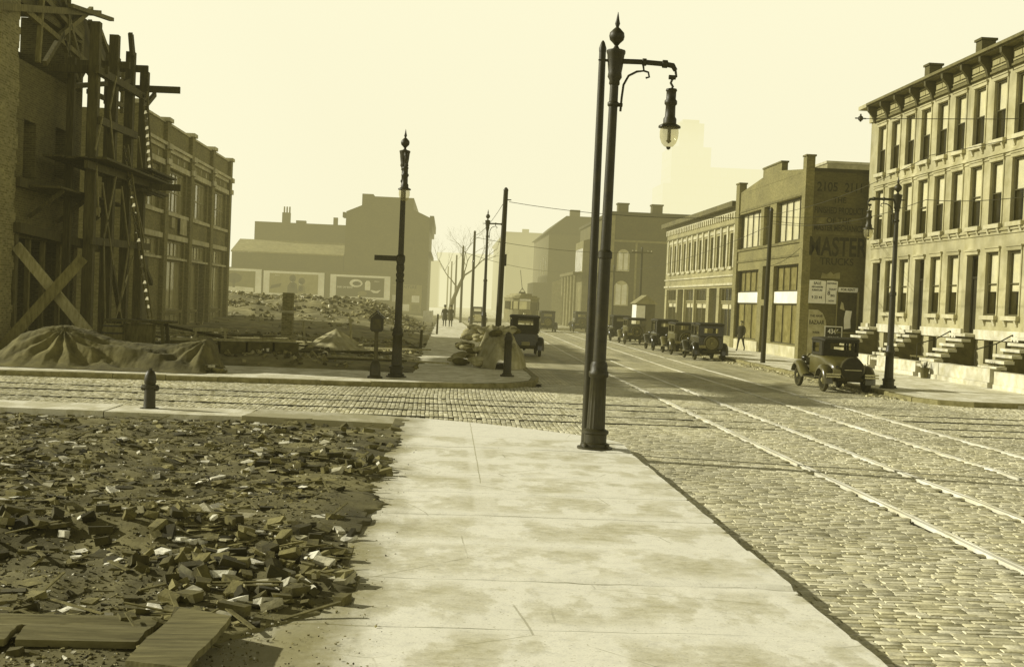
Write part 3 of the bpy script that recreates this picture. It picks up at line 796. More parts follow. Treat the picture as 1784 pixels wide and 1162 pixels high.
sd = add('side_wall', sw_, m_br_side, G); tag(sd, 'dark side wall with faded painted advertising')
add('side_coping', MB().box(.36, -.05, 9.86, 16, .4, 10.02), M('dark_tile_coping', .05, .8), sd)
add('roof', MB().box(.36, .36, 9.4, 15.69, 15.19, 9.5), m_roof, G)
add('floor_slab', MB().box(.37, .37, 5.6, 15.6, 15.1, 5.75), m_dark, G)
pl = MB(); pl.tbox(T, .63, 6.9, -.1, .72, -.07, -.001); pl.tbox(T, 8.7, 14.59, -.1, .72, -.07, -.001)
add('plinth', pl, m_stone_t, G)
for (a, b, c, d), nu, nv in ((holes[4], 4, 1), (holes[5], 1, 1), (holes[6], 4, 1)):
    window(G, T, a, b, c, d, .2, nu, nv, m_sash, m_glass, .09, 'window', 1., m_blind_glare)
for (a, b, c, d) in (holes[0], holes[3]):
    wd = window(G, T, a, b, 3.65, d, .2, 4, 1, m_sash, m_glass, .08, 'transom_window', 1., M('dim_painted_glare', .3))
    window(G, T, a, b, c, 3.0, .12, 3, 1, m_sash, m_glass, .06, 'shop_window', .98, M('dim_painted_glare', .3))  # dim sheet behind the glass paints in its pale reflections
    bd = MB(); bd.tbox(T, a+.02, b-.02, 3.01, 3.64, .1, .18)
    add('sign_board', bd, m_white, G)
a, b, c, d = holes[1]
dr = MB(); dr.tbox(T, a+.02, b-.02, c, d-.02, .2, .26)
dd = add('door', dr, m_sash, G); add('handle', MB().tbox(T, a+.12, a+.18, 1.3, 1.6, .16, .2), m_rail, dd)
a, b, c, d = holes[2]; add('shutter_panel', MB().tbox(T, a+.02, b-.02, c, d-.02, .2, .26), m_sash, G)
# faded painted lettering on the side wall (faces the viewer)
m_fade = M('faded_dark_paint', .036, .9, .55, 5, .2, 40, dirt=.45)
m_fadeband = M('faded_pale_paint', .17, .9, .5, 3, .2, 30, dirt=.5)
rx = (R(90), 0, 0); TS = TY(0)
for z0, z1 in ((7.18,7.5), (6.62,6.78)):
    add('painted_band', MB().tbox(TS, .55, 2.95, z0, z1, -.004, -.001), m_fadeband, sd)
for s, z, size, sx, bo in (('2105', 9.05, .66, .85, .012), ('THE', 8.4, .42, .9, .01), ('FINISHED PRODUCT', 7.85, .46, .62, .01), ('OF THE', 7.34, .4, .95, .008),
                       ('MASTER MECHANICS', 6.95, .44, .62, .01), ('MASTER', 5.95, 1.35, .62, .03), ('TRUCKS', 5.22, .5, .95, .01)):
    if s == '2105':
        text('2105', size, m_fade, (1.05, -.006, z), rx, sd, 'painted_lettering', .85, bo); text('2111', size, m_fade, (2.45, -.006, z), rx, sd, 'painted_lettering', .75, bo)
    else: text(s, size, m_fade, (1.72, -.006, z), rx, sd, 'painted_lettering', sx, bo)
# bills pasted on the side wall: things of their own
def bill(name, label, x0, x1, z0, z1, mat, lines, ink=m_ink, poly=None, y=62.99):
    t = thing(name, label, 'poster', ((x0+x1)/2, y, z0))
    W, H = (x1-x0), (z1-z0); Tp = TY(0)
    p = poly or [(-W/2,0), (W/2,0), (W/2+.01,H*.97), (0,H), (-W/2+.02,H*.985)]
    add('paper', MB().prism(p, Tp, 0, .006), mat, t)
    for s, fx, fz, size, sx in lines: text(s, size, ink, (fx*W, -.004, fz*H), rx, t, 'lettering', sx, .004)
bill('wall_poster', 'white wall poster full of small print, left of a pair on the painted brick wall', 18.62, 19.5, 3.05, 4.25, m_white,
     [('SALE', 0, .86, .2, .9), ('MERCHANDISE', 0, .7, .11, .8), ('FURNITURE', 0, .56, .13, .8), ('9 23 44', 0, .25, .2, .9)])
bill('wall_poster', 'white wall poster with round ornament, right of a pair on the painted brick wall', 19.53, 20.12, 3.05, 4.25, m_white,
     [('SHOWING', 0, .87, .13, .8), ('TODAY', .08, .62, .13, .9), ('8', -.25, .45, .3, 1), ('BIG', .1, .35, .16, .9), ('NOW', 0, .12, .12, .9)], y=62.988)
bill('wall_notice', 'long narrow pale notice strip above the boarded panel on the painted brick wall', 20.16, 21.2, 3.68, 3.93, m_white, [('FOR RENT', 0, .5, .16, 1.)])
bill('wall_notice', 'pale torn scrap of paper above the pair of posters', 19.2, 20.25, 4.35, 4.72, M('torn_paper', .3), [], poly=[(-.5,0),(.5,0),(.5,.34),(.3,.3),(.15,.22),(0,.36),(-.2,.2),(-.45,.3)])
bill('wall_poster', 'big pale poster with a round top and heavy lettering low on the painted brick wall', 18.66, 19.66, .35, 2.72, M('aged_poster', .45),
     [('THE HAVE', -.08, .86, .17, .85), ('BAZAAR', -.05, .72, .3, .7), ('WEEK', -.05, .5, .16, .9), ('ADMIT', -.05, .2, .14, .9)],
     poly=[(-.5,0), (.5,0), (.5,1.4), (.42,1.85), (.25,2.2), (0,2.36), (-.5,2.37)])
tb = thing('poster_board', 'dark boarded panel with pale frame and a torn white bill on the painted brick wall', 'board', (20.65, 62.99, 1.62))
add('panel', MB().box(-.5, -.02, 0, .52, 0, 2.05), M('boarded_panel', .04, .9, .5, 4), tb)
fr = MB(); fr.box(-.56, -.05, -.06, -.5, 0, 2.1); fr.box(.521, -.05, -.06, .62, 0, 2.1); fr.box(-.499, -.05, -.06, .52, 0, -.001)
add('frame', fr, M('pale_frame', .25), tb)
add('torn_bill', MB().prism([(-.1,.15),(.25,.2),(.22,.6),(.28,1.1),(-.05,1.12),(-.12,.7)], TY(-.03), 0, .006), m_white, tb)
add('torn_bill', MB().prism([(-.36,1.2),(-.1,1.1),(-.2,1.5),(-.3,1.56)], TY(-.03), 0, .006), M('aged_poster', .45), tb)
sg = thing('number_sign', 'small dark sign with white figures low on the painted brick wall', 'sign', (20.0, 62.98, 1.1))
add('panel', MB().box(-.42, -.03, 0, .42, 0, .75), m_ink, sg)
fr = MB(); fr.box(-.47,-.04,-.05,-.42,0,.8); fr.box(.42,-.04,-.05,.47,0,.8); fr.box(-.42,-.04,.75,.42,0,.8); fr.box(-.42,-.04,-.05,.42,0,0)
add('frame', fr, m_white, sg)
text('4346', .34, m_white, (0, -.034, .52), rx, sg, 'lettering', .85, .008); text('FOR SALE', .16, m_white, (0, -.034, .2), rx, sg, 'lettering', .8, .004)

# ------------------------------------------------------------------ pale two storey store beyond the garage
B = thing('buff_store', 'long pale two storey store with a row of narrow upper windows and bracketed cornice', 'shop building', (18.6, 79.0, 0))
T = TXL(0); L = 26.2
up = [(1.4+2.02*i, 2.35+2.02*i, 5.4, 7.6) for i in range(12)]
gl = [(.6,5.0,.7,4.0), (5.8,8.3,.15,4.0), (9.2,13.6,.7,4.0), (14.0,17.6,.7,4.0), (18.0,20.4,.15,4.0), (21.0,25.4,.7,4.0)]
w = MB().wall(T, 0, L, -.1, 9.0, up+gl, .35); w.box(.36, 0, -.1, 15, .3, 9.2); w.box(.36, L-.3, -.1, 15, L, 9.2); w.box(14.7, .31, -.1, 15, L-.31, 9.2)
add('wall', w, m_buff, B)
add('roof', MB().box(.36, .31, 8.7, 14.69, L-.31, 8.8), m_roof, B)
add('floor_slab', MB().box(.37, .31, 4.5, 14.6, L-.31, 4.7), m_dark, B)
cn = MB(); cn.tbox(T, 0, L, 9.0, 9.2, -.15, .3); cn.tbox(T, -.1, L+.1, 9.21, 9.55, -.55, .3); cn.tbox(T, 0, L, 8.1, 8.2, -.08, -.001)
c_ = add('cornice', cn, M('weathered_tin', .12, .7), B)
cmb = [(0, 8.99)]
for i in range(38): cmb += [(.3+i*.69, 8.9), (.3+i*.69, 8.55), (.62+i*.69, 8.55), (.62+i*.69, 8.9)]
cmb += [(L, 8.9), (L, 8.99)]; cmb[0:1] = [(0, 8.99), (0, 8.9)]
dt = MB().prism(cmb, T, -.1, -.001)
add('dentil', dt, m_stone_t, c_)
pr = MB()
for i in range(13): pr.tbox(T, .95+2.02*i-.28, .95+2.02*i+.12, 5.3, 8.09, -.1, -.001); 
for i in range(12): pr.tbox(T, 1.4+2.02*i-.1, 2.35+2.02*i+.1, 7.75, 7.95, -.06, -.001); pr.tbox(T, 1.25+2.02*i+.1, 2.45+2.02*i, 5.2, 5.39, -.12, -.001)
add('pilaster_strip', pr, m_stone_t, B)
add('sign_band', MB().tbox(T, 0, L, 4.15, 4.3, -.12, -.001).tbox(T, 0, L, 4.75, 4.85, -.1, -.001), m_stone_t, B)
for a, b, c, d in up: window(B, T, a, b, c, d, .15, 1, 2, m_sash, m_glass, .07)
for i, (a, b, c, d) in enumerate(gl):
    if i in (1, 4):
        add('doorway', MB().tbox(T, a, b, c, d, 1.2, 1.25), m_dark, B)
    else:
        window(B, T, a, b, 3.05, d, .15, 4, 1, m_sash_l, m_glass, .08, 'transom_window'); window(B, T, a, b, c, 3.0, .15, 2, 1, m_sash_l, m_glass, .08, 'shop_window', .18, m_blind_glare)

# small wooden booth and low lumber shed past the store
s = thing('wooden_booth', 'small pale wooden booth with a pitched roof beside the far end of the pale store', 'booth', (16.0, 99, .13))
add('wall', MB().box(-.75, 0, 0, .75, 2.2, 2.6), M('booth_dark', .08), s); add('front_board', MB().box(-.77, -.02, .1, -.751, 2.22, 2.5), m_white, s)
add('roof', MB().prism([(-.95,2.58), (.95,2.58), (0,3.3)], lambda u, v, d: (u, d, v), -.25, 2.45), M('booth_roof', .3), s)
add('gable_board', MB().box(-.74, -.04, .2, -.05, -.001, 2.45), m_white, s)

# ------------------------------------------------------------------ far buildings on the right, sinking into the haze
H = thing('corner_house', 'hazy two storey brick house with arched windows on its end wall and two chimneys', 'house', (15.4, 118, 0))
T = TY(0)
w = MB(); aw = [(.8,1.75,5.9,7.3), (.65,1.75,2.6,4.2), (4.4,5.2,5.6,7.2)]
w.wall(T, 0, 11, -.2, 11.2, [], .4)
w.box(0, .41, -.2, .4, 28, 11.2); w.box(10.6, .41, -.2, 11, 28, 11.2); w.box(.41, 27.6, -.2, 10.59, 28, 11.2)
add('wall', w, m_br_far, H)
rf = MB().box(-.2, -.1, 11.21, 11.2, 28.2, 11.5); ro = add('roof', rf, m_roof, H)
for x in (.6, 3.9): add('chimney', MB().box(x, .1, 11.5, x+1., 1.2, 12.2).box(x-.08, .02, 12.21, x+1.08, 1.28, 12.35), m_br_far, ro)
for x0, x1, z0, z1 in aw[:2]:
    r = (x1-x0)/2; c = (x0+x1)/2
    arc = [(x1+.14,z0-.1)] + [(c+(r+.14)*math.cos(R(a)), z1+(r+.14)*math.sin(R(a))) for a in range(0, 181, 20)] + [(x0-.14,z0-.1)]
    fr = add('window', MB().prism(arc, T, -.08, -.001), m_stone_t, H)
    for k in (0, 1):
        a0, a1 = (x0+.02, c-.06) if k == 0 else (c+.06, x1-.02)
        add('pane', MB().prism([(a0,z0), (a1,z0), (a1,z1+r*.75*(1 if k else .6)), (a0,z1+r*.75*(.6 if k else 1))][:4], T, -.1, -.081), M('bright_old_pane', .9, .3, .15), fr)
tm = MB(); tm.tbox(T, 0, 11, 8.6, 8.8, -.12, -.001); tm.tbox(T, 0, .35, -.2, 11.2, -.1, -.001) ; tm.tbox(T, 2.4, 2.6, .5, 8.59, -.08, -.001)
add('stone_trim', tm, M('hazy_trim', .25), H)
bay = MB(); bay.prism([(-1.3,0.5),(-1.3,9.2),(0,9.6),(0,.5)], lambda u, v, d: (u, d, v), 12, 20)
bo = add('bay', bay, M('bay_paint', .18), H)
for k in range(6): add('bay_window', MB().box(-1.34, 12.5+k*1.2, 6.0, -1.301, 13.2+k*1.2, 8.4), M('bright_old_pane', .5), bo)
add('porch_roof', MB().box(-2.6, 9, 5.5, -.01, 24, 5.8), M('porch_paint', .14), H)
for k in range(5): add('porch_column', MB().lathe([(.2,0),(.16,.2),(.14,5.2),(.2,5.49)], (-2.3, 9.5+k*3.4, 0), 10), M('hazy_trim', .25), H, 40)
H2 = thing('mansard_house', 'hazy dark three storey house with a steep roof and one chimney behind the corner house', 'house', (12.0, 150, 0))
add('wall', MB().box(0, 0, -.5, 9, 26, 11), m_br_far, H2)
ro = add('roof', MB().prism([(-.4,10.95), (9.4,10.95), (9.4,13.1), (2.0,13.1)], lambda u, v, d: (u, d, v), -.3, 26.3), m_roof, H2)
add('chimney', MB().box(2.5, .1, 13.11, 3.7, 1.2, 13.9), m_br_far, ro)
for k in range(3):
    add('window', MB().box(-.06, 2+k*4, 6, -.001, 3.2+k*4, 8.3), m_glass, H2); add('window', MB().box(-.06, 2+k*4, 2, -.001, 3.2+k*4, 4.3), m_glass, H2)
add('porch', MB().box(-1.6, 1, -.1, -.01, 12, 4.9), m_br_far, H2)
add('entrance_porch', MB().prism([(0,0), (4,0), (4,5.0), (2,5.7), (0,5.0)], lambda u, v, d: (u+.6, -1.2+d, v), 0, 1.19), M('hazy_trim', .25), H2)
H3 = thing('hazy_block', 'long flat roofed block fading into the haze at the right of the street end', 'building', (11.0, 240, 0))
add('wall', MB().box(0, 0, -1, 14, 70, 15.4), m_br_far, H3); add('cornice', MB().box(-.4, -.4, 15.41, 14.4, 70.4, 15.9), m_roof, H3)
add('chimney', MB().box(3, .5, 15.91, 4.3, 1.5, 16.6), m_br_far, H3)
for k in range(4): add('window', MB().box(1.4+k*2.6, -.06, 9, 2.5+k*2.6, -.001, 11.5), m_glass, H3)
H4 = thing('hazy_block', 'pale low block almost lost in the haze straight down the street', 'building', (-4, 420, 0))
add('wall', MB().box(0, 0, -1, 26, 40, 17), m_br_far, H4); add('parapet', MB().box(-.3, -.3, 17.01, 26.3, 40.3, 18), m_roof, H4)
H5 = thing('hazy_block', 'dim building far down the left side of the street behind the bare tree', 'building', (-16, 300, 0))
add('wall', MB().box(0, 0, -1, 13.5, 60, 11), m_br_far, H5); add('cornice', MB().box(-.3, -.3, 11.01, 13.9, 60.3, 11.5), m_roof, H5)
K = thing('skyscraper', 'stepped tall office tower, nearly dissolved in the bright haze', 'tower', (82, 480, 0))
m_tw = MBrick('tower_masonry', .42, .52, .36, 3.2, 3.6, .35, dirt=.1)
add('tower_shaft', MB().box(5.8, 0, 0, 15.4, 20, 74.8), m_tw, K)
add('setback', MB().box(3, -.5, 0, 18.5, 22, 65.6), m_tw, K); add('lower_block', MB().box(0, -1, 0, 18.6, 24, 51), m_tw, K)
add('wing', MB().box(18.61, 0, 0, 41, 24, 58), m_tw, K); add('crown', MB().box(7.2, 2, 74.81, 13.8, 18, 76.4), m_tw, K)
Q = thing('distant_warehouse', 'pale plain upper storey peeping over the painted wall beside the row houses', 'building', (30, 98, 0))
add('wall', MB().box(0, 0, 0, 14, 20, 14.6), M('pale_render', .34, .9), Q); add('parapet', MB().box(-.1, -.1, 14.61, 14.1, 20.1, 14.8), m_stone_t, Q)

# ------------------------------------------------------------------ billboard building across the far lot
D = thing('old_warehouse', 'hazy dark low warehouse with pale sloping roof behind the billboards', 'building', (-25.4, 146, 0))
w = MB().box(0, 0, -.5, 13, 6, 6.9); w.box(1.6, 6.01, -.5, 13, 22, 10.9)
add('wall', w, m_br_far, D)
add('roof', MB().prism([(-.1,6.9),(6.01,8.55),(6.01,8.7),(-.1,7.05)], lambda u, v, d: (d, u, v), -.1, 13), M('pale_tin_roof', .24), D)
for x, y0, hh, ww in ((4.6,8,1.35,.95), (6.2,9,.5,1.2), (10.9,8,1.0,.5)): add('chimney', MB().box(x, y0, 10.91, x+ww, y0+.9, 10.9+hh), m_br_far, D)
for k in range(3): add('flue_pot', MB().lathe([(.1,12.25),(.09,13.0)], (4.8+.33*k, 8.4, 0), 8), m_br_far, D, 40)
E = thing('corner_block', 'tall hazy three storey brick corner building with stepped gable and heavy cornice', 'building', (-12.38, 146, 0))
prof = [(0,-.5), (9.9,-.5), (9.9,11.9), (7.95,12.75), (7.95,14.1), (3.2,14.1), (3.2,14.35), (1.9,14.35), (1.9,13.0), (.1,12.2)]
add('wall', MB().prism(prof, TY(0), 0, 24), m_br_far, E)
cn = MB(); cn.box(9.91, -.2, 11.2, 10.4, 24.2, 12.1); cn.box(9.91, 0, 10.5, 10.2, 24, 11.19); cn.box(-.3, -.1, 11.5, -.001, 2, 12.1); cn.box(9.91, 0, 7.5, 10.25, 24, 7.9)
add('cornice', cn, m_roof, E)
for x, z in ((4.6,7.6), (7.2,7.6), (4.6,4.9)): add('blind_window', MB().tbox(TY(0), x, x+1.0, z, z+1.7, -.03, -.001), M('bricked_window', .09), E)
sgn = add('wall_sign', MB().tbox(TY(0), 5.7, 9.3, .6, 3.9, -.06, -.001), M('hazy_sign', .26, .9, .3, .8), E)
for i in range(7): add('sign_panel', MB().tbox(TY(0), 5.85+(i % 3)*1.15, 6.75+(i % 3)*1.15, .8+(i//3)*1.05, 1.6+(i//3)*1.05, -.08, -.061), m_white if i % 2 else m_grey, sgn)
text('FURNITURE', .5, m_ink, (7.5, -.064, 3.62), rx, sgn, 'lettering', .9, .01)
fn = MB(); fn.tbox(TY(0), 0, 20.5, -.5, 5.1, .3, .36)
for i in range(9): fn.tbox(TY(0), .2+i*2.5, .4+i*2.5, -.5, 5.0, .361, .5)
fo = add('board_fence', fn, M('fence_boards', .1, .9, .3, 2, stretch=(5,5,.5)), None, 0, True, (-27, 144.5, 0))
tag(fo, 'long dark board fence carrying the three billboards', 'fence')
m_art = M('billboard_midtone', .17, .9, .35, 1.5, 0); m_art2 = M('billboard_darktone', .04, .9, .3, 2, 0); m_artl = M('billboard_light', .85, .9, .15, 2, 0)
def billboard(x0, x1, z0, z1, label, art, ground):
    b = thing('billboard', label, 'billboard', ((x0+x1)/2, 144.5, z0), 0, 'billboards along the far fence')
    W, Hh = x1-x0, z1-z0; T = TY(0)
    add('frame', MB().tbox(T, -W/2, W/2, 0, Hh, 0, .2), m_white, b)
    add('poster', MB().tbox(T, -W*.40, W*.40, Hh*.09, Hh*.91, -.02, -.001), ground, b)
    for poly, mt in art:
        add('artwork', MB().prism([(x*W, z*Hh) for x, z in poly], T, -.035, -.021), mt, b)
    return b
def ell(cx, cz, rx_, rz_, n=14, rot=0.): 
    return [(cx+rx_*math.cos(2*math.pi*k/n)*math.cos(rot)-rz_*math.sin(2*math.pi*k/n)*math.sin(rot)*.36, cz+rz_*math.sin(2*math.pi*k/n)*math.cos(rot)+rx_*math.cos(2*math.pi*k/n)*math.sin(rot)*2.6) for k in range(n)]
billboard(-28.6, -21.65, 2.0, 4.95, 'leftmost billboard with a hazy landscape scene, partly hidden by the brown brick building',
          [([(-.38,.1),(.38,.1),(.38,.26),(.1,.3),(-.2,.24),(-.38,.3)], m_artl), (ell(.05,.62,.13,.2), m_art2), ([(.03,.25),(.07,.25),(.07,.6),(.03,.6)], m_art2), (ell(-.2,.5,.09,.2), m_artl)], m_art)
bb = billboard(-21.4, -14.4, 2.05, 4.85, 'middle billboard showing two children leaning over a book',
          [([(-.39,.25),(-.22,.36),(-.2,.5),(-.37,.4)], m_art2), (ell(-.02,.72,.055,.15), m_art2), (ell(-.02,.64,.035,.1), m_artl), ([(-.1,.1),(.07,.1),(.05,.5),(.0,.58),(-.06,.55),(-.1,.4)], m_art2), ([(-.05,.3),(.02,.3),(.02,.52),(-.05,.52)], m_artl),
           (ell(.13,.62,.055,.14), m_art2), (ell(.12,.55,.035,.09), m_artl), ([(.05,.14),(.2,.14),(.18,.42),(.14,.48),(.09,.46)], m_art), ([(.08,.2),(.15,.2),(.15,.4),(.09,.42)], m_artl)], M('poster_pale', .3, .9, .2, 1.5, 0))
text('READ', .22, m_artl, (-1.9, -.03, 2.3), rx, bb, 'lettering', 1., 0)
bb = billboard(-13.7, -6.75, 2.0, 4.75, 'dark billboard with a pale loaf, bottle and bowl, beside the far lamp post',
          [(ell(-.07,.66,.11,.17), m_artl), (ell(-.06,.65,.07,.09), m_art), ([(.08,.38),(.17,.38),(.17,.7),(.15,.78),(.1,.78),(.08,.7)], m_artl), ([(.17,.38),(.22,.28),(.3,.28),(.35,.42),(.27,.36),(.2,.4)], m_artl), (ell(.04,.24,.08,.1), m_art)], m_art2)
text('EVERY DAY BREAD', .3, m_white, (-1.75, -.03, 1.3), rx, bb, 'lettering', .7, .004); text('FRESH', .22, m_artl, (1.9, -.03, 2.1), rx, bb, 'lettering', 1, 0)
# ------------------------------------------------------------------ brown brick building on the left
A = thing('brick_shop', 'two storey brown brick shop building with stone bands behind the scaffolding', 'shop building', (-14, 55.2, 0))
T = TXR(0); PW = 5.8; L = 23.4
holes = []
for k in range(4):
    u = k*PW
    holes.append((u+.75, u+5.05, 6.2, 8.32)); holes.append((u+.75, u+5.05, 3.98, 4.8))
disp = [(PW+.75, PW+5.05, 1.3, 3.85), (2*PW+.75, 2*PW+3.2, 1.3, 3.85), (3*PW+1.0, 3*PW+4.6, 1.3, 3.85)]
base = [(PW+.75, PW+4.9, .55, 1.15), (2*PW+.75, 2*PW+3.2, .55, 1.15), (3*PW+1.0, 3*PW+4.6, .55, 1.15)]
dor = [(2*PW+3.4, 2*PW+5.05, .3, 3.9)]
w = MB().wall(T, 0, L, -.1, 10.4, holes+disp+base+dor, .4)
w.box(-18, 0, -.1, -.41, .4, 10.2); w.box(-18, L-.4, -.1, -.41, L, 10.2); w.box(-18, .41, -.1, -17.6, L-.41, 10.2)
add('wall', w, m_br_left, A)
add('roof', MB().box(-17.59, .41, 9.6, -.41, L-.41, 9.75), m_roof, A)
add('floor_slab', MB().box(-17.5, .41, 5.2, -.42, L-.41, 5.4), m_dark, A)
pl = MB(); cap = MB(); bd = MB()
for k in range(5):
    u = k*PW; a, b = max(-.1, u-.36), min(L+.05, u+.36)
    pl = MB(); cap = MB(); pl.tbox(T, a, b, -.1, 10.46, -.2, -.001); cap.tbox(T, a-.08, b+.08, 10.47, 10.66, -.3, .45)
    po = add('pilaster', pl, m_br_left, A); add('pilaster_cap', cap, m_stone_t, po)
    add('pilaster_block', MB().tbox(T, a-.05, b+.05, 9.15, 9.42, -.34, -.201), m_stone_t, po); add('pilaster_block', MB().tbox(T, a-.05, b+.05, 8.42, 8.7, -.3, -.201), m_stone_t, po)
for k in range(4):
    a, b = k*PW+.37, (k+1)*PW-.37
    bd.tbox(T, a, b, 10.41, 10.52, -.08, .42)
    bd.tbox(T, a, b, 9.1, 9.3, -.1, -.001); bd.tbox(T, a, b, 9.301, 9.45, -.24, -.001)
    bd.tbox(T, a, b, 8.36, 8.62, -.14, -.001); bd.tbox(T, a, b, 6.02, 6.19, -.13, -.001); bd.tbox(T, a, b, 4.85, 5.1, -.13, -.001); bd.tbox(T, a, b, 3.86, 3.97, -.1, -.001)
    for j in range(3):
        bd.tbox(T, a+.9+j*1.5, a+1.02+j*1.5, 8.72, 9.0, -.05, -.001)
add('stone_band', bd, m_stone_t, A)
for h in holes[::2]: window(A, T, h[0], h[1], h[2], h[3], .15, 5, 2, m_sash_l, m_skyglass, .12, 'window', .55, m_blind_glare)
for h in holes[1::2]: window(A, T, h[0], h[1], h[2], h[3], .12, 5, 1, m_sash_l, m_skyglass, .09, 'transom_window', 1., M('pale_transom', .6))
for h in disp: window(A, T, h[0], h[1], h[2], h[3], .15, 2, 1, m_sash_l, m_skyglass, .1, 'shop_window', .97, M('painted_sky_pane', .95, .9, .4, 1.2))  # near-white sheet behind the glass, reflected sky put into its colour
for h in base: window(A, T, h[0], h[1], h[2], h[3], .1, 4, 1, m_sash_l, m_skyglass, .1, 'basement_window')
h = dor[0]; add('door', MB().tbox(T, h[0]+.02, h[1]-.02, h[2], h[3]-.02, .7, .78), m_dark, A)
add('boarded_shopfront', MB().tbox(T, .8, 3.0, .3, 3.84, -.06, -.001), M('board_up', .1), A)
pq = add('wall_plaque', MB().tbox(T, PW+3.3, PW+4.9, 4.95+.25, 6.0, -.16, -.131), M('plaque', .4), A)
add('wall_plaque', MB().tbox(T, PW+1.6, PW+2.3, 5.45, 5.98, -.1, -.001), M('plaque', .4), A)

# ------------------------------------------------------------------ building being torn down, and its shoring tower
Dm = thing('half_demolished_building', 'dark brick building being torn down at the left edge, front cut open, roof frame exposed', 'building', (-14, 38.6, 0))
T = TXR(0)
holes = [(2.55,3.75,5.75,7.75), (5.8,7.1,6.2,7.95), (1.95,8.35,.4,3.9), (1.7,8.5,9.6,11.4)]
w = MB().wall(T, 1.66, 8.8, -.1, 12.4, holes, .45)
w.prism([(1.66,12.41),(8.5,12.41),(8.5,12.55),(6,12.48),(4,12.6),(1.66,12.5)], T, 0, .45)
w.box(-2.6, 0, -.1, -.46, .45, 12.3); w.box(-2.6, .46, -.1, -2.3, 9.0, 11.0)
w.box(-2.29, 8.6, -.1, -.46, 9.0, 12.29)
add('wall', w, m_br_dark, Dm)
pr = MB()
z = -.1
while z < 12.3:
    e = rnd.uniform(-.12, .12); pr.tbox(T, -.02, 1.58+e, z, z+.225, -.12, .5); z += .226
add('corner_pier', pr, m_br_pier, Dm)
add('floor_slab', MB().box(-2.28, .5, 4.6, -.5, 8.5, 4.8).box(-2.28, .5, 9.0, -.5, 8.5, 9.2), m_dark, Dm)
rf = MB(); rf.prism([(8.81,12.45),(9.4,12.5),(14.35,11.95),(14.5,11.2),(13.6,11.3),(12.9,10.7),(11.6,10.9),(10.8,10.3),(9.6,10.6),(8.81,10.0)], T, .1, .2)
rf.box(-2.6, .46, 12.3, -.5, 8.6, 12.4)
add('roof', rf, m_wood_d, Dm)
tm = MB()
for p, q in (((.2,1.8,11.6),(.2,4.6,13.2)), ((.2,4.4,13.3),(.2,7.6,10.6)), ((.2,5.2,11.0),(.2,8.9,12.8)), ((.2,1.7,11.1),(.2,8.8,10.7)), ((.2,8.7,12.3),(.2,11.9,10.2)), ((.2,10,12.3),(.2,13.5,10.5)),
             ((.2,3.1,9.7),(.2,3.4,12.6)), ((.2,6.2,9.7),(.2,6.1,12.6)), ((.2,8.8,9.7),(.2,14.2,9.95)), ((.2,8.8,10.6),(.2,14.3,10.7)), ((.2,11.2,9.6),(.2,11.3,11.6)), ((.2,13.6,9.6),(.2,13.7,11.6)),
             ((.15,2.2,12.1),(.15,7.9,11.5)), ((.2,3.8,9.8),(.2,5.6,11.2)), ((.2,5.6,11.0),(.2,7.8,9.6))):
    tm.bar(p, q, .14, .18)
add('roof_timber', tm, m_wood_m, Dm, 0, False)
add('lintel', MB().prism([(1.5,4.02),(11.2,3.75),(11.2,4.05),(1.5,4.34)], T, -.35, -.02), m_wood_d, Dm)
op = MB()
for u in (3.6, 5.1, 6.9, 7.4): op.tbox(T, u, u+.16, .2, 3.95, .05, .2)
op.tbox(T, 1.7, 1.95, .2, 4.0, -.16, -.02)
add('opening_post', op, m_wood_m, Dm)
add('sill', MB().tbox(T, 7.5, 8.9, 5.72, 5.84, -.2, -.001), m_stone_t, Dm)
wk = thing('scaffold_walkway', 'dark plank walkway bracketed across the front of the half demolished building', 'scaffold', (-14, 40, 5.5))
mb = MB(); mb.box(.02, .2, 0, .25, 9.5, .3); mb.box(.3, 1.0, .05, 1.3, 9.5, .12)
add('deck', mb, m_wood_d, wk)
for u in (1.6, 4.5, 7.8): add('bracket', MB().bar((.1,u,-.9), (1.2,u,.02), .12, .12), m_wood_d, wk)
tb = thing('roof_beam', 'long doubled beam projecting from the top of the half demolished building against the sky', 'beam', (-13.72, 40, 11))
add('beam', MB().bar((0,-2.6,-.45), (0,8.2,1.8), .2, .22), m_wood_m, tb); add('beam_splice', MB().bar((.21,4.,1.12), (.21,9.2,1.8), .18, .14), m_wood_m, tb)

SC = thing('shoring_tower', 'tall timber shoring tower of heavy posts, platforms and thin braces before the brick buildings', 'scaffold', (-12.4, 43, 0))
for y, zt, x in ((.3,11.45,0), (2.65,11.5,0), (4.95,11.35,0), (7.15,11.0,0), (1.4,10.4,-1.1), (3.8,10.2,-1.1), (6.1,10.3,-1.1)):
    wd = .32 if x == 0 else .24
    add('post', MB().obox((x, y, zt/2+.1), (wd, wd, zt-.2), Matrix.Rotation(rnd.uniform(-.006, .006), 3, 'X')), m_wood_d if y > 1 else M('post_timber', .1, .85, .4, 3, .5, 14, stretch=(6,6,.8)), SC)
for z, y0, y1 in ((9.75,-.3,6.6), (6.45,-1.2,8.2), (3.95,-.4,7.8), (8.1,.2,5.2)):
    add('ledger', MB().bar((.24,y0,z), (.24,y1,z+.12), .12, .26), m_wood_d, SC)
for y, z, x0, x1 in ((7.4,10.35,-1.6,1.35), (5.2,10.75,-1.4,.6), (2.9,10.45,-1.5,.5), (.55,9.85,-1.6,.4), (7.4,6.45,-1.6,1.5)):
    add('ledger', MB().bar((x0,y,z), (x1,y,z+.03), .14, .26), m_wood_d, SC)
pf = MB()
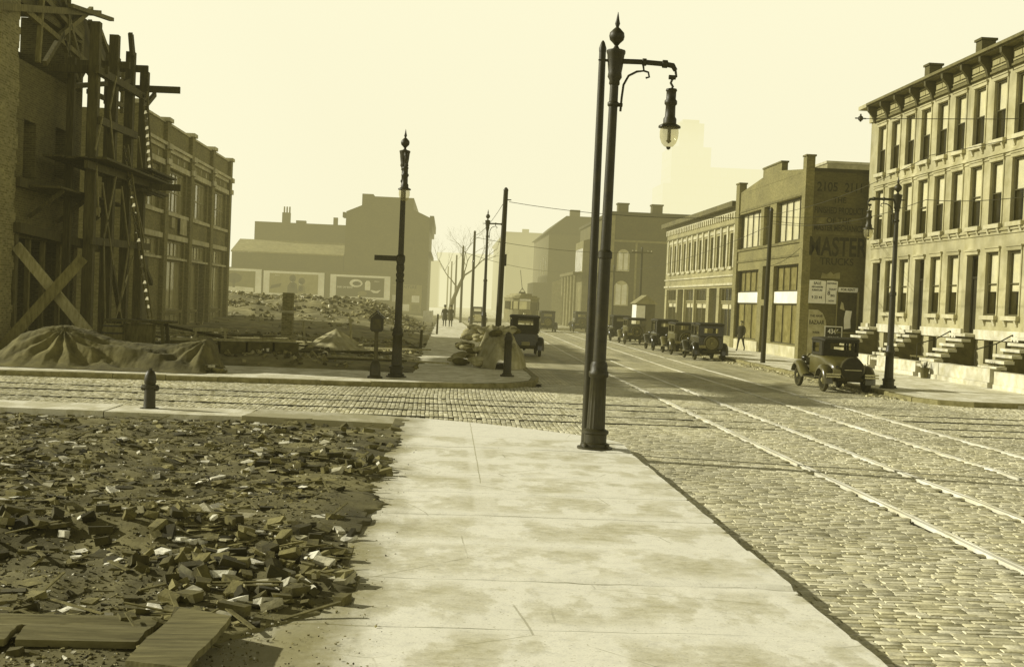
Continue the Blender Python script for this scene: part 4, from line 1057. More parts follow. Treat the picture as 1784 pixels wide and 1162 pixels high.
for k in range(6):
    x = -1.3+k*.36; e = rnd.uniform(-.5, .6)
    pf.box(x, -.8+e*.3, 6.66+rnd.uniform(0, .05), x+.33, 9.3+e, 6.74)
    if k > 2: pf.box(x, 5.4, 6.8+.1*k/3, x+.3, 10.2+e, 6.88+.1*k/3); pf.box(x+.03, 6, 6.2, x+.2, 9.2+e, 6.3)
add('platform', pf, m_wood_d, SC)
br = MB()
for p, q in (((.3,1.9,9.9),(.3,1.2,8.6)), ((.3,1.2,8.6),(.3,2.0,6.9)), ((.3,.6,6.0),(.3,2.3,3.2)), ((.3,2.3,6.4),(.3,1.0,4.1)), ((.3,1.0,4.0),(.3,1.5,1.0)), ((.3,3.1,6.1),(.3,4.4,3.9)), ((.3,5.0,6.0),(.3,6.6,4.4)),
             ((.3,4.4,4.0),(.3,3.3,1.5)), ((.3,3.4,1.6),(.3,4.3,.5)), ((.3,5.3,8.2),(.3,6.1,6.9)), ((.3,-.4,7.0),(.3,.3,8.2)), ((.3,2.6,1.),(.3,5.1,3.6)), ((.3,6.4,4.),(.3,5.0,6.)), ((.3,.3,4.8),(.3,-.2,6.5))):
    br.bar(p, q, .04, .09)
add('brace', br, M('pale_brace', .22, .8, .3, 4), SC)
db = MB()
for p, q in (((0,.3,5.8),(-1.1,3.8,4.1)), ((0,7.1,3.9),(0,9.4,2.6)), ((0,2.65,9.6),(0,4.95,10.3)), ((0,4.9,1.0),(0,2.7,3.9)), ((-1.1,1.4,9.4),(-1.1,6.1,10.3)), ((0,7.2,9.6),(0,8.9,10.4)), ((.1,4.95,11.1),(.1,4.5,11.9)), ((.1,4.7,11.2),(.1,4.35,11.95))):
    add('diagonal_brace', MB().bar(p, q, .14, .18), m_wood_d, SC)
def ladder(p, q, label, n):
    p, q = Vector(p), Vector(q); t = thing('ladder', label, 'ladder', p); d = q-p
    s = Vector((.42, .0, .0)); s = s - s.project(d); s = s.normalized()*.2; s = Matrix.Rotation(R(-55), 3, 'Z') @ s
    for k in (-1, 1): add('side_rail', MB().bar(s*k, d+s*k, .05, .09), m_wood_m, t)
    for i in range(n):
        c = d*((i+.5)/n); add('rung', MB().bar(c-s, c+s, .05, .12), M('pale_rung', .55, .8, .2, 4), t)
ladder((-11.95,49.8,6.75), (-12.05,48.85,10.0), 'upper pale runged ladder rising above the shoring platform', 11)
ladder((-11.85,50.1,1.2), (-12.0,46.1,7.6), 'lower pale runged ladder leaning from the ground to the shoring platform', 20)
for p, q, lab in (((-13.8,40.2,3.6),(-10.9,39.5,.55),'pale heavy plank leaning down to the right across the cut open front'), ((-11.55,39.75,3.3),(-13.95,39.2,.2),'darker heavy plank leaning down to the left across the other plank')):
    tag(add('leaning_plank', MB().bar(p, q, .09, .34), m_wood_l if 'pale' in lab else m_wood_m), lab, 'plank')

# ------------------------------------------------------------------ things on the far corner and cleared lot
def cloth(name, label, x0, x1, y0, y1, f, mat, nx=90, ny=44, cat='tarpaulin', z0=.13):
    def g(x, y):
        u = (x-x0)/(x1-x0); v = (y-y0)/(y1-y0)
        return z0 + max(.012, f(u, v, x, y))
    mb = grid(g, x0, x1, y0, y1, nx, ny); mb.f = [q for q in mb.f if max(mb.v[k][2] for k in q) > z0+.0125]
    used_ = sorted({k for q in mb.f for k in q}); ix = {k: i for i, k in enumerate(used_)}; mb.v = [mb.v[k] for k in used_]; mb.f = [tuple(ix[k] for k in q) for q in mb.f]
    return tag(add(name, mb, mat, None, 70, False), label, cat)
def ridge(t): return 1-abs(((t/math.pi) % 2)-1)*2      # sharp triangular folds
def tarp1(u, v, x, y):
    top = interp([(0,.1),(.06,.45),(.13,.85),(.22,1.05),(.3,1.12),(.38,1.0),(.45,.86),(.52,.72),(.7,.66),(.82,.72),(.9,.82),(.945,.88),(.97,.7),(.985,.3),(1,.0)], u)
    front = interp([(0,0),(.03,.03),(.14,.2),(.3,.55),(.45,.88),(.55,1.),(.88,1.),(1,.3)], v)
    w = fbm(x*.5, y*.5, 1., 2)
    rad = math.atan2(y-35.9, x+10.9)                      # folds fan out from the high end and from the far right peak
    rad2 = math.atan2(y-36.1, x+6.95)
    f1 = ridge(rad*13+w*3)*math.exp(-((x+10.6)/1.5)**2)
    f2 = ridge(rad2*12+w*3)*math.exp(-((x+7.2)/1.2)**2)
    hang = ridge(((v*5.5)-1.1*math.sin(min(1, max(0, (u-.38)/.52))*3.14)+w*.6)*3.1)*math.exp(-((u-.66)/.2)**2)
    steep = min(1, max(0, 1-abs(v-.3)/.34))
    return top*front + steep*(.09*f1+.07*f2+.17*hang) - .05*steep + (.03*fbm(x*2.2, y, 1.6, 8) + .01*ridge(x*7+y*4+fbm(x, y, 1.8, 4)*5))*min(1, front*2)
cloth('tarpaulin', 'long weathered dark canvas tarpaulin draped over building material along the far pavement', -13.0, -6.6, 34.2, 37.6, tarp1, m_canvas, 240, 100)
def tarp2(u, v, x, y):
    r = math.hypot((u-.5)*2, (v-.5)*2); hgt = .95*max(0, 1-r)**.8
    a = math.atan2(v-.5, u-.5)
    return hgt + .06*math.sin(a*11+fbm(x, y, 1.)*2)*min(1, hgt*2)*r
cloth('tarpaulin', 'small pale canvas sheet peaked over a stake on the cleared lot', -5.6, -2.9, 46.2, 49.6, tarp2, m_canvas2, 60, 50, z0=.2)
bs = thing('brick_stack', 'small stack of bricks at the right end of the long tarpaulin', 'bricks', (-6.55, 35.2, .13))
mb = MB()
for k in range(26): chunk(mb, rnd.uniform(-.25, .35), rnd.uniform(-.3, .5), .04+.07*(k//9), .21, .1, .065, flat=.06, jit=.05)
add('brick_course', mb, m_rub2, bs, 0, False)
ba = thing('barrel', 'wooden barrel with iron hoops standing behind the tarpaulin under the shoring tower', 'barrel', (-10.3, 38.75, .38))
add('staves', MB().lathe([(.27,0),(.31,.22),(.335,.45),(.31,.7),(.27,.92),(.25,.92),(.25,.86)], (0,0,0), 20), m_wood_m, ba, 40)
for z, r in ((.1,.292),(.3,.328),(.6,.33),(.82,.293)): add('hoop', MB().lathe([(r,z),(r+.008,z),(r+.008,z+.05),(r,z+.05)], (0,0,0), 20), m_iron, ba, 40)
wb = thing('work_bench', 'rough mason work bench with thick plank top beside the barrel', 'bench', (-9.6, 39.2, .4))
add('top', MB().box(-1.0, -.4, .95, 1.1, .45, 1.03), m_wood_d, wb)
for x, y in ((-.8,-.3),(-.8,.35),(.85,-.3),(.85,.35)): add('leg', MB().bar((x,y,0),(x*.9,y,.95),.12,.1), m_wood_d, wb)
add('side_panel', MB().box(-.5, -.02, .1, .5, .02, .9), m_wood_m, wb)
fw = thing('foundation_wall', 'low exposed foundation wall with a pale top edge behind the corner pavement', 'wall', (-5.7, 40.3, 0))
fm = MB()
for k in range(5): fm.obox((-3+k*.82, k*.42, .36), (.84, .4, .8+rnd.uniform(-.06, .06)), Matrix.Rotation(R(27), 3, 'Z'))
add('masonry', fm, m_rub2 if False else M('foundation_stone', .1, .9, .45, 4, .6, 12), fw)
add('cap_timber', MB().bar((-3.4,-.25,.83),(.6,1.8,.85),.14,.08), m_wood_l, fw)
pp = thing('gate_pier', 'lone square masonry pier with a collar left standing on the cleared lot', 'pier', (-7.15, 56, .3))
add('shaft', MB().box(-.24, -.24, -.2, .24, .24, 1.25), m_br_pier, pp); add('collar', MB().box(-.31, -.31, 1.251, .31, .31, 1.36), m_stone_t, pp); add('upper_shaft', MB().box(-.23, -.23, 1.361, .23, .23, 2.15), m_br_pier, pp)
for x, y, hh, lab in ((-6.1,54,1.05,'pale leaning stake left of the small canvas sheet'), (-3.6,47.9,1.35,'pale stake poking through the small canvas sheet')):
    tag(add('stake', MB().bar((x,y,.2),(x-.12,y,.2+hh),.16,.08), m_wood_l), lab, 'stake')
for x, y, hh, lab in ((-1.17,57.3,1.0,'thin dark post at the edge of the lot right of the lamp post'), (-.62,81,1.45,'thick dark post far along the left pavement near the two walkers')):
    tag(add('post', MB().tube([(x,y,0),(x+.03,y,hh)],[.07,.06],8), m_wood_d, None, 40), lab, 'post')
nb = thing('notice_board', 'small white notice board at the far edge of the cleared lot', 'notice board', (-1.5, 99, .2))
add('panel', MB().box(-.4,-.03,.35,.4,.03,1.25), m_white, nb)
for x in (-.35,.35): add('leg', MB().box(x-.03,.031,0,x+.03,.08,1.3), m_wood_d, nb)
for k in range(46):
    y = rnd.uniform(40, 56); x = -1.6-rnd.random()*(.3*y-4); Lk = rnd.uniform(1.2, 4.2); a = rnd.gauss(0, .5); z = flot(x, y)+.1
    d = Vector((math.cos(a), math.sin(a), rnd.uniform(-.06, .06)))*Lk/2
    pale = k % 3 != 0
    o = add('loose_plank', MB().bar(-d, d, rnd.choice([.1, .14, .2]), .05, rnd.uniform(-.3, .3)), m_wood_l if pale else m_wood_d, None, 0, True, (x, y, z))
    lab = ('pale' if pale else 'dark')+(' long' if Lk > 2.7 else ' short')+' timber lying on the cleared lot '+('close behind the far corner pavement' if y < 47 else 'beyond the foundation wall')
    tag(o, lab, 'timber', 'loose '+lab)
for (p, q, lab) in (((-11,45,1.05),(-5.8,44,.6),'long pale pole resting across the lot from the shoring tower'), ((-11.5,46.5,1.25),(-7.4,43.5,.75),'dark rail slanting down from the work bench')):
    tag(add('long_pole', MB().tube([p,q],.05,7), m_wood_l if 'pale' in lab else m_wood_d, None, 40), lab, 'pole')
sh = thing('sawhorse', 'small pale sawhorse standing among the timbers on the cleared lot', 'sawhorse', (-8.2, 43.5, .35))
add('top', MB().bar((-.6,0,.7),(.6,.1,.72),.1,.12), m_wood_l, sh)
for x in (-.5,.5):
    for s in (-1,1): add('leg', MB().bar((x,0,.68),(x*1.1,s*.35,0),.05,.08), m_wood_l, sh)

# covered heap of sacks at the corner
hp = (1.55, 45.4)
def tarp3(u, v, x, y):
    r = ((u-.52)/.5)**2 + ((v-.5)/.52)**2; hgt = 1.35*max(0, 1-r**1.6)**.6
    hgt *= interp([(0,.8),(.35,1.05),(.7,.85),(1,.5)], u)*(1+.4*fbm(x, y, 1.1, 3))
    return max(.04 if r < .985 else 0, hgt + (.13*ridge(math.atan2(v-.45, u-.6)*10+fbm(x, y, .9)*3)*min(1, r*1.2)+.1*fbm(x, y, 1.5)-.06)*min(1, hgt*1.2))
cloth('tarpaulin', 'pale and dark canvas sheet half covering the heap of sacks on the far corner', 1.0, 2.9, 42.3, 47.2, tarp3, m_canvas2, 60, 70)
for k in range(52):
    a = rnd.uniform(1.6, 4.9); lv = k % 3; rr = [1.0,.75,.5][lv]
    x = hp[0]-.25+rr*math.cos(a)*.95; y = hp[1]+rr*math.sin(a)*2.2; z = .28+lv*.42+rnd.uniform(-.05,.12)
    if k > 30: x, y, z = hp[0]+rnd.uniform(-.7,1.), hp[1]+rnd.uniform(-2.2,1.6), 1.36+rnd.uniform(-.05,.1)
    Ls = rnd.uniform(.36,.62); prof = [(.02,-.5),(.1,-.46),(.17+rnd.uniform(-.03,.03),-.3),(.2,0),(.17+rnd.uniform(-.04,.03),.3),(.08,.44),(.1,.5)]
    m = Matrix.Rotation(rnd.uniform(0,3.1),3,'Z') @ Matrix.Rotation(R(90)+rnd.uniform(-.35,.35),3,'Y') @ Matrix.Diagonal((rnd.uniform(.45,.75),1,1))
    pale = rnd.random() < .6
    o = add('sack', MB().lathe([(q*1.05, zz*Ls/.9) for q, zz in prof], (0,0,0), 10, m), M('pale_sacking', .42, .95, .3, 6, .5, 40) if pale else M('brown_sacking', .13, .95, .3, 6, .5, 40), None, 60, False, (x,y,z))
    lab = ('pale' if pale else 'brown')+' stuffed sack '+('on top of' if k > 30 else 'low in' if lv == 0 else 'in the middle of')+' the canvas covered heap on the far corner'
    tag(o, lab, 'sack', lab+' heap')
bo = thing('corner_bollard', 'short dark iron post standing before the covered heap at the far corner', 'bollard', (1.96, 38.7, .13))
add('shaft', MB().lathe([(.17,0),(.17,.06),(.13,.12),(.115,1.1),(.135,1.14),(.135,1.2),(.11,1.24),(.1,1.34),(.03,1.4)], (0,0,0), 14), m_iron, bo, 40)
add('base_ring', MB().lathe([(.22,0),(.22,.05),(.171,.055)], (0,0,0), 14), m_iron, bo, 40)

# hydrant and alarm post
hy = thing('fire_hydrant', 'dark bullet topped iron hydrant standing on the narrow side pavement', 'hydrant', (-5.69, 24.23, .11))
add('barrel', MB().lathe([(.13,0),(.115,.05),(.105,.4),(.105,.5),(.115,.52),(.115,.6),(.1,.68),(.07,.745),(.03,.765)], (0,0,0), 18), m_iron, hy, 40)
add('flange', MB().lathe([(.18,-.02),(.18,.03),(.131,.035)], (0,0,0), 18), m_iron, hy, 40)
add('collar', MB().lathe([(.116,.41),(.15,.42),(.15,.47),(.116,.48)], (0,0,0), 18), m_iron, hy, 40)
for s in (-1, 1): add('outlet_cap', MB().lathe([(.06,0),(.06,.05),(.04,.07),(.02,.08)], (s*.1, 0, .36+.06), 10, Matrix.Rotation(R(90*s), 3, 'Y')), m_iron, hy, 40)
add('operating_nut', MB().lathe([(.03,.766),(.03,.8)], (0,0,0), 5), m_iron, hy)
al = thing('alarm_box', 'dark call box with peaked roof on a post beside the far corner lamp', 'call box', (-1.99, 35.5, .13))
add('pedestal', MB().lathe([(.24,0),(.24,.05),(.17,.09),(.16,.42),(.12,.5),(.09,.55)], (0,0,0), 12), m_iron, al, 40)
add('post', MB().lathe([(.065,.55),(.06,1.42),(.1,1.45)], (0,0,0), 12), m_iron2, al, 40)
al.scale = (.92,.92,.92)
bx = add('box', MB().prism([(-.15,1.45),(.15,1.45),(.2,1.52),(.2,1.86),(0,2.04),(-.2,1.86),(-.2,1.52)], TY(-.14), 0, .28), m_iron, al)
add('door', MB().box(-.13,-.155,1.54,.13,-.141,1.84), m_iron2, bx); add('roof', MB().prism([(-.24,1.85),(0,2.07),(.24,1.85),(.24,1.89),(0,2.11),(-.24,1.89)], TY(-.18), 0, .36), m_iron, al)

# ------------------------------------------------------------------ street lamps
def street_lamp(label):
    t = thing('street_lamp', label, 'street lamp', (0,0,0), 0, 'cast iron street lamps with hanging globes')
    add('base', MB().lathe([(.31,0),(.31,.04),(.26,.05),(.25,.1),(.2,.12),(.2,.26),(.23,.28),(.23,.32),(.165,.36)], (0,0,0), 16), m_iron, t, 35)
    for k in range(4):
        a = R(45+90*k); add('anchor_bolt', MB().lathe([(.03,.04),(.03,.1),(.01,.11)], (.27*math.cos(a),.27*math.sin(a),0), 6), m_iron, t)
    add('fluted_shaft', MB().lathe([(.162,.36),(.15,.8),(.14,1.24),(.17,1.26),(.175,1.34),(.15,1.37),(.15,1.46),(.13,1.52)], (0,0,0), 32, None, .09), m_iron, t, 60)
    add('pole', MB().lathe([(.115,1.52),(.105,3.3),(.125,3.32),(.125,3.42),(.09,3.46),(.075,6.3)], (0,0,0), 18), m_iron, t, 35)
    cp = add('capital', MB().lathe([(.078,6.3),(.095,6.32),(.09,6.38),(.125,6.44),(.115,6.52),(.13,6.62),(.15,6.82),(.165,6.86),(.165,6.9),(.06,6.93)], (0,0,0), 24, None, .07), m_iron, t, 60)
    add('finial', MB().lathe([(.06,6.93),(.03,6.98),(.06,7.02),(.12,7.08),(.135,7.14),(.125,7.2),(.06,7.27),(.025,7.3),(.045,7.36),(.03,7.42),(.004,7.56)], (0,0,0), 18), m_iron, t, 50)
    add('arm', MB().tube([(.1,0,6.72),(.45,0,6.73),(.85,0,6.72),(1.0,0,6.7),(1.05,0,6.62)], [.045,.045,.045,.05,.04], 12).lathe([(.03,-.05),(.065,-.03),(.065,.03),(.03,.05)], (.5,0,6.73), 12, Matrix.Rotation(R(90),3,'Y')).lathe([(.03,-.06),(.07,-.04),(.07,.04),(.03,.06)], (.86,0,6.72), 12, Matrix.Rotation(R(90),3,'Y')).tube([(-.1,0,6.72),(-.3,0,6.72)], [.03,.012], 8), m_iron, t, 50)
    sc = MB(); pts = [(.48,0,6.7),(.5,0,6.58),(.38,0,6.56),(.24,0,6.48),(.16,0,6.32),(.14,0,6.1),(.13,0,5.86)]
    sc.tube(pts, .02, 8); sc.tube([(.5,0,6.58),(.58,0,6.56),(.6,0,6.48),(.54,0,6.46)], .018, 8); sc.tube([(.05,0,5.97),(.16,0,5.97)], .035, 8)
    add('scroll_bracket', sc, m_iron, t, 50)
    add('clip_ring', MB().lathe([(.08,5.93),(.1,5.95),(.1,6.0),(.08,6.02)], (0,0,0), 14), m_iron, t, 50)
    pd = add('lamp_housing', MB().lathe([(.02,6.3),(.09,6.3),(.1,6.27),(.085,6.25),(.085,6.12),(.11,6.09),(.11,6.04),(.085,6.01),(.09,5.82),(.115,5.78),(.115,5.7),(.19,5.66),(.195,5.63),(.15,5.63)], (1.0,0,0), 20), m_iron, t, 50)
    add('hanger', MB().tube([(1.05,0,6.62),(1.07,0,6.52),(1.0,0,6.46),(.98,0,6.4),(1.02,0,6.34),(1.0,0,6.3)], .022, 8).tube([(.94,0,6.5),(1.06,0,6.5)], .04, 8), m_iron, pd, 50)
    add('globe', MB().lathe([(.155,5.63),(.165,5.55),(.16,5.46),(.13,5.37),(.08,5.31),(.02,5.29)], (1.0,0,0), 20), m_lampglass, pd, 60)
    add('globe_tip', MB().lathe([(.04,5.3),(.035,5.27),(.01,5.25)], (1.0,0,0), 10), m_iron, pd, 60)
    add('lamp_core', MB().lathe([(.03,5.63),(.03,5.42),(.05,5.4),(.01,5.36)], (1.0,0,0), 10), m_iron2, pd, 60)
    return t
l0 = street_lamp('tall cast iron street lamp with hanging globe in the middle foreground'); l0.location = (2.49, 19.97, .15)
l0.rotation_euler = (0, R(.6), 0)
l1 = dup(l0, (-1.42, 36.35, .13), R(-86), 'cast iron street lamp carrying a street name plate on the far left corner')
l1.scale = (.96,.96,.96)
l0.scale = (.937,.937,.937)
l2 = dup(l0, (14.75, 40.3, .13), R(180), 'cast iron street lamp with globe arm on the right corner beside the coupe')
l2.scale = (.93,.93,.93)
l3 = dup(l0, (2.3, 77, .13), R(0), 'distant cast iron street lamp between the wooden poles on the left'); l3.scale = (1,1,1.06)
ns = add('name_plate', MB().box(-.8,-.03,-.08,.12,.03,.08), m_iron, l1); ns.location = (0,0,3.62); ns.rotation_euler = (0,0,R(86))
text('LOCUST ST', .1, m_iron2, (-.36,-.034,0), rx, ns, 'lettering', 1., .002)
add('name_plate_clamp', MB().lathe([(.1,2.9),(.13,2.92),(.13,2.98),(.1,3.0),(.13,3.1),(.13,3.16),(.1,3.18),(.13,3.3),(.13,3.36),(.1,3.4),(.14,3.56),(.14,3.7),(.1,3.74)], (0,0,0), 14), m_iron, l1, 50)

# ------------------------------------------------------------------ wooden and iron poles, wires
def pole(x, y, h, r, label, arms=(), lean=0., mat=None, boxy=False):
    t = thing('utility_pole', label, 'pole', (x, y, .1))
    add('shaft', MB().tube([(0,0,-.1),(lean*.5,0,h*.5),(lean,0,h)], [r, r*.9, r*.72], 12), mat or m_pole, t, 40)
    for z in arms:
        a = add('crossarm', MB().box(-.9,-.06,z,.9,.06,z+.1), m_wood_d, t)
        for k in (-.8,-.5,.5,.8): add('insulator', MB().lathe([(.03,z+.1),(.045,z+.16),(.03,z+.22)], (k,0,0), 8), m_stone_t, a, 40)
    add('pole_cap', MB().lathe([(r*.76,h-.06),(r*.8,h),(r*.4,h+.1),(.01,h+.13)], (lean,0,0), 12), m_iron, t, 40)
    if boxy:
        add('cable_bracket', MB().tube([(r*.7,0,h-.5),(r*.7+.3,0,h-.5)], .03, 6).box(r*.7,-.1,h*.52,r*.7+.18,.1,h*.52+.6).tube([(r*.8,0,h*.52+.6),(r*.8,0,h-.9)], .04, 6), m_iron, t, 40)
    return t
pole(2.43, 20.75, 6.7, .08, 'slim iron trolley pole standing close behind the foreground street lamp', (), .0, m_iron)
pole(2.6, 62.5, 8.0, .16, 'thick wooden pole nearest on the left kerb with a cable box', (), .12, None, True)
pole(2.0, 101, 7.9, .13, 'second wooden pole along the left kerb')
pole(1.35, 123, 7.6, .13, 'third wooden pole along the left kerb')
pole(.9, 150, 7.6, .13, 'fourth wooden pole along the left kerb, in haze')
pole(.4, 176, 7.6, .13, 'fifth wooden pole along the left kerb, faint in haze')
pole(-.1, 205, 7.6, .14, 'sixth wooden pole along the left kerb, fainter in haze')
pole(14.7, 56.5, 7.1, .12, 'slender pole on the right pavement in front of the brick garage', (), .08)
pole(16.2, 103.5, 7.3, .12, 'pole with crossarm beside the small wooden booth', (6.9,))
pole(14.5, 108, 5.8, .1, 'thin pole in front of the corner house', (5.3,))
for i, (x, y, h) in enumerate(((15.0,150,6.5), (15.4,190,7.2), (15.9,225,7.4))):
    pole(x, y, h, .12, ('first','second','third')[i]+' faint pole down the right side beyond the corner house', (h-.5,))
def wire(pts, label, r=.012, sag=.3):
    P_ = []
    for a, b in zip(pts[:-1], pts[1:]):
        a, b = Vector(a), Vector(b)
        for k in range(12):
            t = k/12; P_.append(a+(b-a)*t-Vector((0,0,sag*4*t*(1-t))))
    P_.append(Vector(pts[-1]))
    return tag(add('overhead_wire', MB().tube(P_, r, 5), m_iron, None, 60), label, 'wire')
wire([(2.9,62.5,7.5),(14.75,56.5,6.9)], 'span wire from the thick left pole across to the garage pole', .014, .35)
wire([(14.78,56.5,6.9),(21.3,63.4,7.8)], 'wire from the garage pole to the painted brick wall', .012, .1)
wire([(14.78,56.5,6.7),(21.3,62.4,7.3),], 'lower wire from the garage pole to the first row house', .012, .15)
wire([(14.78,56.5,6.5),(14.5,108,5.6)], 'wire from the garage pole away along the shops', .012, .6)
wire([(14.78,56.5,6.6),(15.6,40,6.4),(16.,25,6.3)], 'wire from the garage pole past the right lamp', .012, .4)
wire([(14.78,56.5,4.6),(18.2,63.4,5.9)], 'low service wire sagging to the garage front', .012, .15)
wire([(1.9,101,7.6),(16.2,103.5,7.0)], 'distant span wire across the street', .02, .4)
wire([(1.3,123,7.2),(14.6,150,6.3)], 'faint span wire far down the street', .025, .5)
wire([(2.72,62.5,7.6),(2.0,101,7.7),(1.35,123,7.4),(.9,150,7.4),(.4,176,7.4)], 'long wire strung along the tops of the left kerb poles', .014, .35)
wire([(14.78,56.5,7.0),(14.9,38,7.6),(15.5,15,7.8)], 'upper wire from the garage pole running toward the viewer over the right pavement', .011, .3)
wi = thing('trolley_insulator_wire', 'wire with a dark insulator hanging in the sky before the row house cornice', 'wire', (14.6, 44, 9.6))
add('insulator', MB().lathe([(.03,-.1),(.09,-.05),(.09,.05),(.03,.1)], (0,0,0), 10).tube([(-.2,0,.0),(.2,0,0)], .025, 6).tube([(0,0,-.12),(0,0,.16)], .03, 6), m_iron, wi, 40)
add('wire', MB().tube([(.2,0,0),(3.5,-3.5,-.36),(7,-7,-.55)], .014, 5), m_iron, wi, 60)
wire([(5.9+.75,101,5.6),(6.65,60,5.5),(6.65,20,5.5),(6.65,-10,5.5)], 'trolley wire above the left tram track', .008, .05) if False else None

# ------------------------------------------------------------------ bare tree
tr = thing('bare_tree', 'bare leaning winter tree with a fine twiggy crown at the far left pavement', 'tree', (.2, 138, .1))
tk = MB(); tw = MB(); rt = random.Random(5)
def branch(p, d, L, r, n, mbk):
    r *= .8; pts = [p]; dd = d.copy()
    for k in range(4):
        dd = (dd+Vector((rt.uniform(-.22,.22), rt.uniform(-.22,.22), rt.uniform(-.08,.16)))).normalized(); pts.append(pts[-1]+dd*L/4)
    mbk.tube(pts, [r*(1-.45*k/4) for k in range(5)], 6 if n > 2 else 4, n > 3)
    if n == 0: return
    for k in range(3 if n > 1 else 4):
        q = pts[rt.choice([2,3,4,4])]; ax = Vector((rt.uniform(-1,1), rt.uniform(-1,1), rt.uniform(-.25,.8)))
        branch(q, (dd*.75+ax*.75).normalized(), L*rt.uniform(.55,.8), r*.52, n-1, tw)
trunk = [Vector(q) for q in ((0,0,0), (.25,0,1.8), (.9,0,3.6), (1.5,0,5.0))]
tk.tube(trunk, [.3,.25,.2,.17], 10)
branch(trunk[3], Vector((.8,.1,.5)), 2.8, .13, 4, tk); branch(trunk[3], Vector((-.3,0,1)), 2.6, .12, 4, tk); branch(trunk[2], Vector((-.8,.3,.6)), 2.4, .1, 4, tk); branch(trunk[3], Vector((.3,.4,1)), 2.4, .1, 4, tk)
add('trunk', tk, m_wood_d, tr, 60, False); add('crown', tw, m_wood_d, tr, 60, False)
# ------------------------------------------------------------------ motor cars
m_car = M('black_car_enamel', .022, .22, .2, 2, 0, dirt=.3, spec=.6)
m_cargrey = M('grey_car_enamel', .1, .28, .15, 2, 0, dirt=.3, spec=.6)
m_top = M('black_car_top', .025, .75, .3, 8, .2, 60)
m_tyre = M('worn_tyre', .05, .9, .35, 6, .3, 30)
m_spoke = M('painted_spokes', .28, .6, .25, 5)
m_chrome = M('dull_nickel', .5, .25, .15, 4, 0, metal=.8)
m_seat = M('car_interior', .03, .9)
RX = Matrix.Rotation(R(90), 3, 'Y')
def wheel(name, par, x, y, z, axis='x', r=.38):
    m = RX if axis == 'x' else Matrix.Rotation(R(90), 3, 'X')
    prof = [(r-.1,-.05),(r-.03,-.06),(r-.005,-.035),(r,0),(r-.005,.035),(r-.03,.06),(r-.1,.05),(r-.115,0),(r-.1,-.05)]
    w = add(name, MB().lathe(prof, (x,y,z), 26, m), m_tyre, par, 50)
    rim = MB().lathe([(r-.13,-.035),(r-.1,-.045),(r-.1,.045),(r-.13,.035),(r-.13,-.035)], (x,y,z), 26, m)
    rim.lathe([(.03,-.09),(.07,-.07),(.08,.05),(.06,.08),(.02,.09)], (x,y,z), 14, m)
    for k in range(12):
        a = 2*math.pi*k/12; d = m @ Vector((math.cos(a), math.sin(a), 0)); c = Vector((x,y,z))
        rim.tube([c+d*.07, c+d*(r-.12)], .016, 6)
    add('rim', rim, m_spoke, w, 50)
    return w
def fender(par, s, path, w0, mat, name='fender'):
    """curved mudguard strip following path [(y, z)] on side s with a rolled edge"""
    mb = MB(); cols = [(.52,-.03),(.6,.03),(.72,.045),(.82,.02),(.87,-.05),(.875,-.1)]
    n = len(cols); k = len(path); vs = []
    for i, (y, z) in enumerate(path):
        a, b = path[max(i-1,0)], path[min(i+1,k-1)]; ty, tz = b[0]-a[0], b[1]-a[1]; l = math.hypot(ty, tz) or 1
        ny, nz = -tz/l, ty/l
        if ny*(y-path[k//2][0])+nz < 0 and nz < 0: ny, nz = -ny, -nz
        for x, h in cols: vs.append((s*x, y+ny*h, z+nz*h))
    mb.add(vs, [(i*n+j, i*n+j+1, (i+1)*n+j+1, (i+1)*n+j) for i in range(k-1) for j in range(n-1)])
    return add(name, mb, mat, par, 60)
def arcp(cy, cz, r, a0, a1, n=12): return [(cy+r*math.cos(R(a0+(a1-a0)*i/n)), cz+r*math.sin(R(a0+(a1-a0)*i/n))) for i in range(n+1)]
